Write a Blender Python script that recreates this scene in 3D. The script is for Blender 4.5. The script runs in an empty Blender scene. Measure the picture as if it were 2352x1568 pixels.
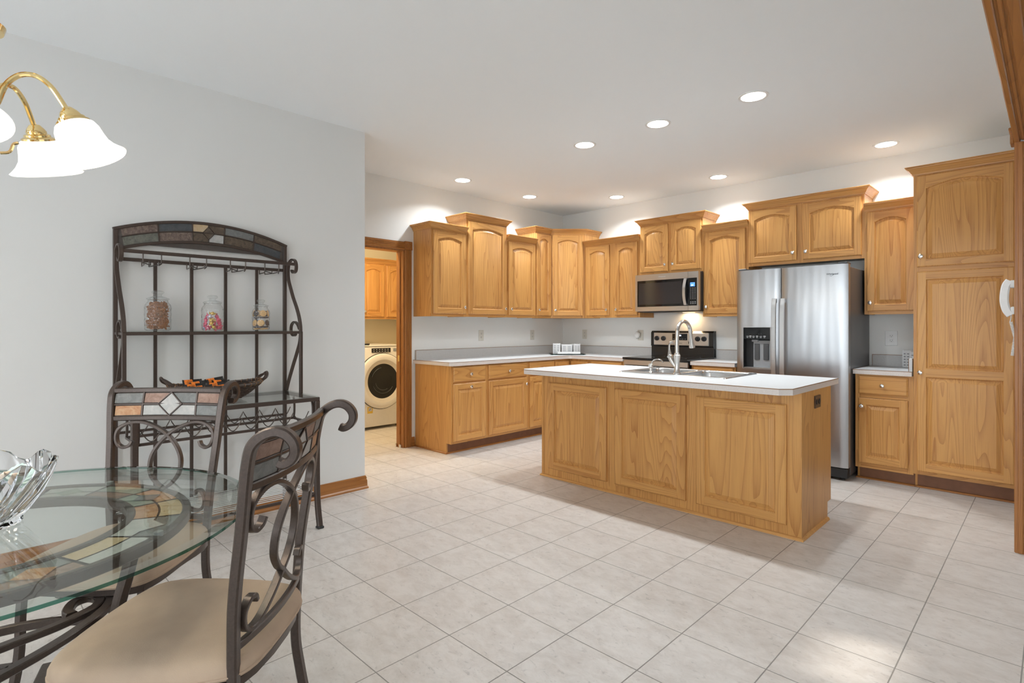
import bpy, bmesh, math, random
from mathutils import Vector, Matrix
random.seed(7)
PI = math.pi
scene = bpy.context.scene
COL = scene.collection
RAD = math.radians

# ------------------------------------------------------------------ camera
cam_d = bpy.data.cameras.new('camera')
cam = bpy.data.objects.new('camera', cam_d)
COL.objects.link(cam)
cam.location = (0, 0, 1.2707)
cam.rotation_euler = (PI / 2, 0, 0.7815)
cam_d.sensor_width = 36
cam_d.lens = 1260.56 / 2352 * 36
cam_d.shift_y = -0.01501
cam_d.clip_start = 0.02
scene.camera = cam

# ------------------------------------------------------------------ world, daylight, exposure
world = bpy.data.worlds.new('daylight')
scene.world = world
world.use_nodes = True
wn = world.node_tree
wn.nodes['Background'].inputs[0].default_value = (0.86, 0.94, 1.0, 1)
wn.nodes['Background'].inputs[1].default_value = 5.6

sun_d = bpy.data.lights.new('sun', 'SUN')
sun_d.energy = 6.0
sun_d.angle = RAD(1.6)
sun_d.color = (1.0, 0.95, 0.86)
sun = bpy.data.objects.new('sun', sun_d)
COL.objects.link(sun)
sun.location = (6, 3, 5)

scene.view_settings.view_transform = 'Standard'
scene.view_settings.look = 'None'
scene.view_settings.gamma = 1.0
scene.view_settings.use_curve_mapping = False
scene.view_settings.exposure = 0.2
scene.cycles.use_denoising = True
scene.cycles.max_bounces = 10
scene.cycles.diffuse_bounces = 5
scene.cycles.glossy_bounces = 5
scene.cycles.transmission_bounces = 8
scene.cycles.transparent_max_bounces = 24
scene.cycles.sample_clamp_indirect = 6.0
CAN_W = 9.2          # each recessed can
CAN_COL = (0.87, 0.95, 1.0)

# ------------------------------------------------------------------ materials
def new_mat(name):
    m = bpy.data.materials.new(name)
    m.use_nodes = True
    nt = m.node_tree
    return m, nt, nt.nodes['Principled BSDF']

def N(nt, t, **kw):
    n = nt.nodes.new(t)
    for k, v in kw.items():
        if k in n.inputs.keys():
            n.inputs[k].default_value = v
        else:
            setattr(n, k, v)
    return n

def pmat(name, col, rough=0.5, metal=0.0, spec=0.5, noise=0.0, nscale=40.0, bump=0.0, bscale=200.0, coat=0.0):
    m, nt, b = new_mat(name)
    L = nt.links
    b.inputs['Base Color'].default_value = (*col, 1)
    b.inputs['Roughness'].default_value = rough
    b.inputs['Metallic'].default_value = metal
    b.inputs['Specular IOR Level'].default_value = spec
    b.inputs['Coat Weight'].default_value = coat
    tc = N(nt, 'ShaderNodeTexCoord')
    if noise > 0:
        n = N(nt, 'ShaderNodeTexNoise', Scale=nscale, Detail=5.0)
        L.new(tc.outputs['Object'], n.inputs['Vector'])
        r = N(nt, 'ShaderNodeMapRange')
        r.inputs['From Min'].default_value = 0.25; r.inputs['From Max'].default_value = 0.75
        r.inputs['To Min'].default_value = 1 - noise; r.inputs['To Max'].default_value = 1 + noise
        L.new(n.outputs['Fac'], r.inputs['Value'])
        mx = N(nt, 'ShaderNodeMix', data_type='RGBA', blend_type='MULTIPLY')
        mx.inputs[0].default_value = 1
        mx.inputs[6].default_value = (*col, 1)
        L.new(r.outputs[0], mx.inputs[7])
        L.new(mx.outputs[2], b.inputs['Base Color'])
    if bump > 0:
        n2 = N(nt, 'ShaderNodeTexNoise', Scale=bscale, Detail=3.0)
        L.new(tc.outputs['Object'], n2.inputs['Vector'])
        bp = N(nt, 'ShaderNodeBump', Strength=bump, Distance=0.002)
        L.new(n2.outputs['Fac'], bp.inputs['Height'])
        L.new(bp.outputs['Normal'], b.inputs['Normal'])
    return m

def oak(name, light, dark, horizontal=False, axis='Z', rough=0.36):
    """oak with cathedral grain running along one local axis"""
    m, nt, b = new_mat(name)
    L = nt.links
    tc = N(nt, 'ShaderNodeTexCoord')
    oi = N(nt, 'ShaderNodeObjectInfo')
    off = N(nt, 'ShaderNodeVectorMath', operation='MULTIPLY_ADD')
    mul = N(nt, 'ShaderNodeVectorMath', operation='SCALE')
    comb = N(nt, 'ShaderNodeCombineXYZ')
    r1 = N(nt, 'ShaderNodeMath', operation='MULTIPLY'); r1.inputs[1].default_value = 37.0
    r2 = N(nt, 'ShaderNodeMath', operation='MULTIPLY'); r2.inputs[1].default_value = 91.0
    L.new(oi.outputs['Random'], r1.inputs[0]); L.new(oi.outputs['Random'], r2.inputs[0])
    L.new(r1.outputs[0], comb.inputs[0]); L.new(r2.outputs[0], comb.inputs[1]); L.new(r1.outputs[0], comb.inputs[2])
    add = N(nt, 'ShaderNodeVectorMath', operation='ADD')
    L.new(tc.outputs['Object'], add.inputs[0]); L.new(comb.outputs[0], add.inputs[1])
    def stretched(k, s=1.0):
        mp = N(nt, 'ShaderNodeMapping')
        sc = [s, s, s]
        sc['XYZ'.index(axis)] = s * k
        mp.inputs['Scale'].default_value = sc
        L.new(add.outputs[0], mp.inputs['Vector'])
        return mp
    f0 = N(nt, 'ShaderNodeTexNoise', Scale=5.0, Detail=1.5, Roughness=0.45, Distortion=0.25)
    L.new(stretched(0.065).outputs[0], f0.inputs['Vector'])
    f1 = N(nt, 'ShaderNodeMath', operation='MULTIPLY'); f1.inputs[1].default_value = 26.0
    L.new(f0.outputs['Fac'], f1.inputs[0])
    w = N(nt, 'ShaderNodeMath', operation='FRACT')
    L.new(f1.outputs[0], w.inputs[0])
    n1 = N(nt, 'ShaderNodeTexNoise', Scale=9.0, Detail=3.0)
    L.new(stretched(0.08).outputs[0], n1.inputs['Vector'])
    n2 = N(nt, 'ShaderNodeTexNoise', Scale=240.0, Detail=2.0)
    L.new(stretched(0.02).outputs[0], n2.inputs['Vector'])
    rp = N(nt, 'ShaderNodeMapRange')
    rp.inputs['From Min'].default_value = 0.56; rp.inputs['From Max'].default_value = 0.74
    L.new(n2.outputs['Fac'], rp.inputs['Value'])
    # sharp dark late-wood edge of each ring
    pw = N(nt, 'ShaderNodeMath', operation='POWER'); pw.inputs[1].default_value = 3.0
    L.new(w.outputs[0], pw.inputs[0])
    a = N(nt, 'ShaderNodeMath', operation='MULTIPLY'); a.inputs[1].default_value = 0.36
    L.new(pw.outputs[0], a.inputs[0])
    c = N(nt, 'ShaderNodeMath', operation='MULTIPLY_ADD'); c.inputs[1].default_value = 0.50
    L.new(n1.outputs['Fac'], c.inputs[0]); L.new(a.outputs[0], c.inputs[2])
    d = N(nt, 'ShaderNodeMath', operation='MULTIPLY_ADD'); d.inputs[1].default_value = 0.30
    L.new(rp.outputs[0], d.inputs[0]); L.new(c.outputs[0], d.inputs[2])
    e = N(nt, 'ShaderNodeMath', operation='MULTIPLY_ADD'); e.inputs[1].default_value = 0.12
    L.new(oi.outputs['Random'], e.inputs[0]); L.new(d.outputs[0], e.inputs[2])
    ramp = N(nt, 'ShaderNodeValToRGB')
    ramp.color_ramp.elements[0].position = 0.22; ramp.color_ramp.elements[0].color = (*light, 1)
    ramp.color_ramp.elements[1].position = 0.98; ramp.color_ramp.elements[1].color = (*dark, 1)
    L.new(e.outputs[0], ramp.inputs[0])
    L.new(ramp.outputs[0], b.inputs['Base Color'])
    b.inputs['Roughness'].default_value = rough
    b.inputs['Specular IOR Level'].default_value = 0.45
    bp = N(nt, 'ShaderNodeBump', Strength=0.12, Distance=0.001)
    L.new(rp.outputs[0], bp.inputs['Height'])
    L.new(bp.outputs['Normal'], b.inputs['Normal'])
    return m

def slate(name, c1, c2, scale=30):
    m, nt, b = new_mat(name)
    L = nt.links
    tc = N(nt, 'ShaderNodeTexCoord')
    n = N(nt, 'ShaderNodeTexNoise', Scale=scale, Detail=7.0, Roughness=0.7, Distortion=0.8)
    L.new(tc.outputs['Object'], n.inputs['Vector'])
    r = N(nt, 'ShaderNodeValToRGB')
    r.color_ramp.elements[0].position = 0.35; r.color_ramp.elements[0].color = (*c1, 1)
    r.color_ramp.elements[1].position = 0.68; r.color_ramp.elements[1].color = (*c2, 1)
    L.new(n.outputs['Fac'], r.inputs[0]); L.new(r.outputs[0], b.inputs['Base Color'])
    b.inputs['Roughness'].default_value = 0.55
    bp = N(nt, 'ShaderNodeBump', Strength=0.35, Distance=0.003)
    L.new(n.outputs['Fac'], bp.inputs['Height']); L.new(bp.outputs['Normal'], b.inputs['Normal'])
    return m

def clear_glass(name, tint=(1, 1, 1), refl=1.0, bump=0.0, bscale=60, milk=0.0):
    """thin clear glass: transparent body with a fresnel-weighted mirror coat"""
    m = bpy.data.materials.new(name); m.use_nodes = True
    nt = m.node_tree; L = nt.links
    nt.nodes.remove(nt.nodes['Principled BSDF'])
    out = nt.nodes['Material Output']
    tr = N(nt, 'ShaderNodeBsdfTransparent'); tr.inputs[0].default_value = (*tint, 1)
    gl = N(nt, 'ShaderNodeBsdfGlossy'); gl.inputs['Roughness'].default_value = 0.02
    fr = N(nt, 'ShaderNodeLayerWeight')
    p5 = N(nt, 'ShaderNodeMath', operation='POWER'); p5.inputs[1].default_value = 4.5
    L.new(fr.outputs['Facing'], p5.inputs[0])
    k = N(nt, 'ShaderNodeMath', operation='MULTIPLY_ADD'); k.inputs[1].default_value = 0.75 * refl; k.inputs[2].default_value = 0.04 * refl
    L.new(p5.outputs[0], k.inputs[0])
    mx = N(nt, 'ShaderNodeMixShader')
    L.new(k.outputs[0], mx.inputs[0]); L.new(tr.outputs[0], mx.inputs[1]); L.new(gl.outputs[0], mx.inputs[2])
    last = mx
    if milk > 0:
        df = N(nt, 'ShaderNodeBsdfDiffuse'); df.inputs[0].default_value = (0.8, 0.85, 0.83, 1)
        m2 = N(nt, 'ShaderNodeMixShader'); m2.inputs[0].default_value = milk
        L.new(mx.outputs[0], m2.inputs[1]); L.new(df.outputs[0], m2.inputs[2]); last = m2
    if bump > 0:
        tc = N(nt, 'ShaderNodeTexCoord')
        v = N(nt, 'ShaderNodeTexVoronoi', Scale=bscale)
        L.new(tc.outputs['Object'], v.inputs['Vector'])
        bp = N(nt, 'ShaderNodeBump', Strength=bump, Distance=0.006)
        L.new(v.outputs['Distance'], bp.inputs['Height'])
        L.new(bp.outputs['Normal'], gl.inputs['Normal']); L.new(bp.outputs['Normal'], fr.inputs['Normal'])
    L.new(last.outputs[0], out.inputs['Surface'])
    return m

def emit(name, col, s):
    m, nt, b = new_mat(name)
    b.inputs['Base Color'].default_value = (*col, 1)
    b.inputs['Emission Color'].default_value = (*col, 1)
    b.inputs['Emission Strength'].default_value = s
    b.inputs['Roughness'].default_value = 0.4
    return m

def brushed(name, col, rough, aniso=0.0, rot=0.0, tangent='X'):
    m, nt, b = new_mat(name)
    L = nt.links
    b.inputs['Base Color'].default_value = (*col, 1)
    b.inputs['Metallic'].default_value = 1
    b.inputs['Roughness'].default_value = rough
    tc = N(nt, 'ShaderNodeTexCoord')
    mp = N(nt, 'ShaderNodeMapping'); mp.inputs['Scale'].default_value = (3, 3, 900)
    L.new(tc.outputs['Object'], mp.inputs['Vector'])
    n = N(nt, 'ShaderNodeTexNoise', Scale=1.0, Detail=2.0)
    L.new(mp.outputs[0], n.inputs['Vector'])
    r = N(nt, 'ShaderNodeMapRange')
    r.inputs['To Min'].default_value = rough - 0.02; r.inputs['To Max'].default_value = rough + 0.03
    L.new(n.outputs['Fac'], r.inputs['Value']); L.new(r.outputs[0], b.inputs['Roughness'])
    if aniso:
        b.inputs['Anisotropic'].default_value = aniso
        b.inputs['Anisotropic Rotation'].default_value = rot
        tg = N(nt, 'ShaderNodeTangent', direction_type='RADIAL', axis='Z')
        L.new(tg.outputs[0], b.inputs['Tangent'])
        mp2 = N(nt, 'ShaderNodeMapping'); mp2.inputs['Scale'].default_value = (9, 9, 0.9)
        L.new(tc.outputs['Object'], mp2.inputs['Vector'])
        nb = N(nt, 'ShaderNodeTexNoise', Scale=1.0, Detail=1.0)
        L.new(mp2.outputs[0], nb.inputs['Vector'])
        bp = N(nt, 'ShaderNodeBump', Strength=0.6, Distance=0.012)
        L.new(nb.outputs['Fac'], bp.inputs['Height']); L.new(bp.outputs['Normal'], b.inputs['Normal'])
    return m

def tile_floor():
    m, nt, b = new_mat('ceramic_floor_tile')
    L = nt.links
    tc = N(nt, 'ShaderNodeTexCoord')
    sep = N(nt, 'ShaderNodeSeparateXYZ'); L.new(tc.outputs['Object'], sep.inputs[0])
    def M(op, a, bb=None, c=None):
        n = N(nt, 'ShaderNodeMath', operation=op)
        for i, v in enumerate((a, bb, c)):
            if v is None: continue
            if isinstance(v, (int, float)): n.inputs[i].default_value = v
            else: L.new(v, n.inputs[i])
        return n.outputs[0]
    px, py = 0.3366, 0.3427
    u = M('DIVIDE', M('ADD', sep.outputs[0], 2.110), px)
    v = M('DIVIDE', M('SUBTRACT', sep.outputs[1], 1.421), py)
    fu, fv = M('FRACT', u), M('FRACT', v)
    du = M('MULTIPLY', M('MINIMUM', fu, M('SUBTRACT', 1.0, fu)), px)
    dv = M('MULTIPLY', M('MINIMUM', fv, M('SUBTRACT', 1.0, fv)), py)
    dist = M('MINIMUM', du, dv)
    edge = N(nt, 'ShaderNodeMapRange')
    edge.inputs['From Min'].default_value = 0.0014; edge.inputs['From Max'].default_value = 0.0028
    L.new(dist, edge.inputs['Value'])
    cell = N(nt, 'ShaderNodeCombineXYZ')
    L.new(M('FLOOR', u), cell.inputs[0]); L.new(M('FLOOR', v), cell.inputs[1])
    wnz = N(nt, 'ShaderNodeTexWhiteNoise', noise_dimensions='2D'); L.new(cell.outputs[0], wnz.inputs['Vector'])
    sc = N(nt, 'ShaderNodeVectorMath', operation='SCALE'); sc.inputs['Scale'].default_value = 20.0
    L.new(wnz.outputs['Color'], sc.inputs[0])
    ad = N(nt, 'ShaderNodeVectorMath', operation='ADD')
    L.new(tc.outputs['Object'], ad.inputs[0]); L.new(sc.outputs[0], ad.inputs[1])
    mp = N(nt, 'ShaderNodeMapping'); mp.inputs['Scale'].default_value = (1.0, 1.7, 1.0)
    mp.inputs['Rotation'].default_value = (0, 0, 0.6)
    L.new(ad.outputs[0], mp.inputs['Vector'])
    n1 = N(nt, 'ShaderNodeTexNoise', Scale=9.0, Detail=10.0, Roughness=0.74, Distortion=0.35)
    L.new(mp.outputs[0], n1.inputs['Vector'])
    n2 = N(nt, 'ShaderNodeTexNoise', Scale=24.0, Detail=8.0, Roughness=0.72, Distortion=0.7)
    L.new(mp.outputs[0], n2.inputs['Vector'])
    r1 = N(nt, 'ShaderNodeValToRGB')
    e = r1.color_ramp.elements
    e[0].position = 0.28; e[0].color = (0.53, 0.475, 0.43, 1)
    e[1].position = 0.60; e[1].color = (0.665, 0.62, 0.58, 1)
    L.new(n1.outputs['Fac'], r1.inputs[0])
    vein = N(nt, 'ShaderNodeMapRange')
    vein.inputs['From Min'].default_value = 0.33; vein.inputs['From Max'].default_value = 0.43
    vein.inputs['To Min'].default_value = 0.76; vein.inputs['To Max'].default_value = 1.0
    L.new(n2.outputs['Fac'], vein.inputs['Value'])
    mx = N(nt, 'ShaderNodeMix', data_type='RGBA', blend_type='MULTIPLY'); mx.inputs[0].default_value = 1
    L.new(r1.outputs[0], mx.inputs[6]); L.new(vein.outputs[0], mx.inputs[7])
    g = N(nt, 'ShaderNodeMix', data_type='RGBA')
    g.inputs[6].default_value = (0.28, 0.255, 0.23, 1)
    L.new(edge.outputs[0], g.inputs[0]); L.new(mx.outputs[2], g.inputs[7])
    L.new(g.outputs[2], b.inputs['Base Color'])
    rr = N(nt, 'ShaderNodeMapRange'); rr.inputs['To Min'].default_value = 0.8; rr.inputs['To Max'].default_value = 0.34
    L.new(edge.outputs[0], rr.inputs['Value']); L.new(rr.outputs[0], b.inputs['Roughness'])
    b.inputs['Specular IOR Level'].default_value = 0.4
    hh = M('ADD', M('MULTIPLY', edge.outputs[0], 1.0), M('MULTIPLY', n2.outputs['Fac'], 0.10))
    bp = N(nt, 'ShaderNodeBump', Strength=0.5, Distance=0.0015)
    L.new(hh, bp.inputs['Height']); L.new(bp.outputs['Normal'], b.inputs['Normal'])
    return m

def speckle(name, base, dots, rough=0.4):
    m, nt, b = new_mat(name)
    L = nt.links
    tc = N(nt, 'ShaderNodeTexCoord')
    n = N(nt, 'ShaderNodeTexNoise', Scale=420.0, Detail=2.0)
    L.new(tc.outputs['Object'], n.inputs['Vector'])
    r = N(nt, 'ShaderNodeValToRGB')
    r.color_ramp.elements[0].position = 0.36; r.color_ramp.elements[0].color = (*dots, 1)
    r.color_ramp.elements[1].position = 0.55; r.color_ramp.elements[1].color = (*base, 1)
    L.new(n.outputs['Fac'], r.inputs[0]); L.new(r.outputs[0], b.inputs['Base Color'])
    b.inputs['Roughness'].default_value = rough
    return m

OAK_L, OAK_D = (0.65, 0.340, 0.106), (0.34, 0.125, 0.028)
M_OAKV = oak('oak_grain_upright', OAK_L, OAK_D, axis='Z')
M_OAKH = oak('oak_grain_level', OAK_L, OAK_D, axis='X')
M_OAKY = oak('oak_grain_deep', OAK_L, OAK_D, axis='Y')
TR_L, TR_D = (0.42, 0.175, 0.048), (0.215, 0.072, 0.016)
M_TRV = oak('stained_trim_upright', TR_L, TR_D, axis='Z', rough=0.28)
M_TRY = oak('stained_trim_along', TR_L, TR_D, axis='Y', rough=0.28)
M_TRX = oak('stained_trim_level', TR_L, TR_D, axis='X', rough=0.28)
M_RAW = pmat('pale_cabinet_top', (0.36, 0.33, 0.29), 0.7, noise=0.05)
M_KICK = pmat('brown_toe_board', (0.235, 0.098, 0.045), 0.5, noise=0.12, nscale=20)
M_WALL = pmat('wall_paint', (0.74, 0.74, 0.725), 0.85, spec=0.2, bump=0.05, bscale=300)
M_CEIL = pmat('ceiling_paint', (0.90, 0.925, 0.94), 0.9, spec=0.1, bump=0.06, bscale=160)
M_KWALL = pmat('kitchen_wall_paint', (0.84, 0.835, 0.81), 0.85, spec=0.2, bump=0.05, bscale=300)
M_LWALL = pmat('laundry_wall_paint', (0.74, 0.66, 0.50), 0.85, spec=0.2)
M_TILE = tile_floor()
M_LAM = speckle('white_laminate', (0.62, 0.628, 0.635), (0.56, 0.567, 0.572), 0.42)
M_LAME = speckle('laminate_edge', (0.74, 0.68, 0.64), (0.62, 0.56, 0.52), 0.45)
M_LAMB = speckle('grey_laminate_splash', (0.60, 0.585, 0.57), (0.45, 0.44, 0.43), 0.45)
M_SEAM = pmat('brown_laminate_seam', (0.27, 0.145, 0.07), 0.5, noise=0.1)
M_STEEL = brushed('brushed_steel', (0.43, 0.435, 0.445), 0.29, 0.88, 0.0)
M_STEEL2 = brushed('satin_steel', (0.62, 0.615, 0.61), 0.28)
M_NICKEL = brushed('brushed_nickel', (0.60, 0.58, 0.55), 0.24)
M_CHROME = pmat('polished_nickel', (0.80, 0.79, 0.77), 0.14, metal=1)
M_SINK = brushed('sink_steel', (0.66, 0.665, 0.67), 0.22)
M_FRSIDE = pmat('grey_appliance_side', (0.12, 0.12, 0.125), 0.38, metal=0.3, bump=0.08, bscale=500)
M_BLACK = pmat('black_enamel', (0.012, 0.012, 0.013), 0.16, noise=0.05)
M_BLACKG = pmat('black_glass', (0.008, 0.009, 0.010), 0.05, noise=0.05)
M_BLACKM = pmat('black_plastic', (0.018, 0.018, 0.019), 0.5, noise=0.05)
M_DGREY = pmat('dark_grey_plastic', (0.07, 0.072, 0.076), 0.45, noise=0.05)
M_MGREY = pmat('mid_grey_plastic', (0.30, 0.31, 0.32), 0.4, noise=0.05)
M_MWGLASS = pmat('tinted_oven_window', (0.035, 0.032, 0.033), 0.10, noise=0.2, nscale=700)
M_WHITEP = pmat('white_plastic', (0.80, 0.80, 0.79), 0.35, noise=0.02)
M_IVORY = pmat('almond_plastic', (0.66, 0.63, 0.56), 0.4, noise=0.02)
M_WASHER = pmat('washer_enamel', (0.76, 0.73, 0.68), 0.28, noise=0.02)
M_WRING = pmat('washer_ring_plastic', (0.66, 0.61, 0.54), 0.35, noise=0.02)
M_INK = pmat('print_ink', (0.02, 0.02, 0.022), 0.5, noise=0.05)
M_LPRINT = pmat('pale_print', (0.55, 0.56, 0.57), 0.5, noise=0.05)
M_YELLOW = pmat('yellow_sticker', (0.75, 0.50, 0.06), 0.5, noise=0.05)
M_BRASS = pmat('polished_brass', (0.86, 0.66, 0.32), 0.12, metal=1, noise=0.03)
M_IRON = pmat('bronze_metal_paint', (0.072, 0.053, 0.044), 0.31, metal=0.45, noise=0.18, nscale=160, bump=0.12, bscale=420)
M_IRON2 = pmat('brown_rack_paint', (0.066, 0.046, 0.037), 0.42, metal=0.3, noise=0.15, nscale=160, bump=0.12, bscale=420)
M_WIRE = pmat('dark_wire', (0.075, 0.062, 0.055), 0.35, metal=0.6, noise=0.1)
M_SUEDE = pmat('tan_microsuede', (0.50, 0.375, 0.275), 0.78, spec=0.25, noise=0.10, nscale=9, bump=0.15, bscale=500)
M_GROUT = pmat('dark_tile_bed', (0.075, 0.062, 0.055), 0.6, noise=0.1)
M_GLASS = clear_glass('table_glass', (0.93, 0.965, 0.945), 1.0)
M_SHELFG = clear_glass('shelf_glass', (0.95, 0.975, 0.965), 0.8)
M_EDGE = clear_glass('green_glass_edge', (0.10, 0.30, 0.24), 1.0)
M_EDGE2 = clear_glass('bevelled_glass_rim', (0.86, 0.94, 0.91), 2.2)
M_JAR = clear_glass('jar_glass', (0.98, 0.985, 0.985), 1.7, bump=0.7, bscale=75, milk=0.05)
M_JARP = clear_glass('plain_jar_glass', (0.97, 0.98, 0.98), 1.3, milk=0.05)
M_SHADE = emit('lit_frosted_shade', (1.0, 0.985, 0.955), 0.62)
M_LENS = emit('lit_can_lens', (1.0, 0.97, 0.92), 9.0)
M_LCD = emit('blue_lcd', (0.10, 0.30, 0.9), 0.9)
M_LCDW = emit('white_lcd_digits', (0.75, 0.85, 1.0), 2.0)
M_WICKER = pmat('dark_wicker', (0.040, 0.022, 0.015), 0.38, noise=0.35, nscale=60, bump=0.3, bscale=200)
M_WICKER2 = pmat('pale_wicker_tie', (0.30, 0.15, 0.06), 0.5, noise=0.2)
M_PRETZEL = pmat('pretzel_crust', (0.33, 0.125, 0.035), 0.45, noise=0.35, nscale=150)
M_COOKIE = pmat('butter_cookie', (0.68, 0.42, 0.17), 0.75, noise=0.18, nscale=120, bump=0.3)
M_CHOC = pmat('chocolate_wrap', (0.045, 0.022, 0.018), 0.3, noise=0.3, nscale=90)
M_PINK = pmat('pink_foil', (0.72, 0.10, 0.19), 0.25, noise=0.5, nscale=90)
M_GOLD = pmat('gold_foil', (0.75, 0.50, 0.10), 0.25, metal=0.5, noise=0.3, nscale=90)
M_LILAC = pmat('silver_lilac_foil', (0.55, 0.52, 0.66), 0.25, metal=0.4, noise=0.3, nscale=90)
M_SHELL = pmat('cream_seashell', (0.80, 0.66, 0.53), 0.5, noise=0.15, nscale=60, bump=0.2)
M_SHELLT = pmat('pale_teal_seaglass', (0.55, 0.72, 0.68), 0.3, noise=0.15, nscale=60)
M_PAPER = pmat('white_paper_cover', (0.82, 0.82, 0.81), 0.5, noise=0.02)
M_CREAM = pmat('white_china', (0.70, 0.695, 0.69), 0.4, noise=0.04)
M_SLOT = pmat('grey_slot', (0.22, 0.22, 0.23), 0.6, noise=0.1)
M_ORANGE = pmat('orange_wrapper', (0.78, 0.20, 0.02), 0.3, noise=0.75, nscale=55)
M_BLKWRAP = pmat('black_wrapper', (0.014, 0.012, 0.013), 0.25, noise=0.2)
M_BROWNP = pmat('brown_outlet_plastic', (0.055, 0.024, 0.014), 0.35, noise=0.05)

SL = [slate('slate_grey', (0.12, 0.125, 0.125), (0.21, 0.215, 0.21)),
      slate('slate_rust', (0.18, 0.10, 0.07), (0.33, 0.22, 0.175)),
      slate('slate_sand', (0.46, 0.32, 0.16), (0.56, 0.45, 0.31)),
      slate('slate_pale', (0.36, 0.365, 0.36), (0.50, 0.49, 0.47)),
      slate('slate_green', (0.20, 0.235, 0.20), (0.34, 0.37, 0.31)),
      slate('slate_charcoal', (0.045, 0.052, 0.06), (0.085, 0.09, 0.095)),
      slate('slate_orange', (0.36, 0.15, 0.06), (0.50, 0.32, 0.18)),
      slate('slate_mixed', (0.11, 0.075, 0.06), (0.30, 0.22, 0.18), 45)]
SLD = [slate('slate_umber', (0.045, 0.034, 0.027), (0.155, 0.112, 0.075), 45), slate('slate_bark', (0.075, 0.050, 0.042), (0.25, 0.185, 0.15), 60),
       slate('slate_moss', (0.085, 0.088, 0.075), (0.20, 0.20, 0.165), 45)]

def crystal():
    m, nt, b = new_mat('cut_crystal')
    b.inputs['Base Color'].default_value = (0.97, 0.98, 1.0, 1)
    b.inputs['Roughness'].default_value = 0.01
    b.inputs['Transmission Weight'].default_value = 1.0
    b.inputs['IOR'].default_value = 1.35
    return m
M_CRYSTAL = crystal()

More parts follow.
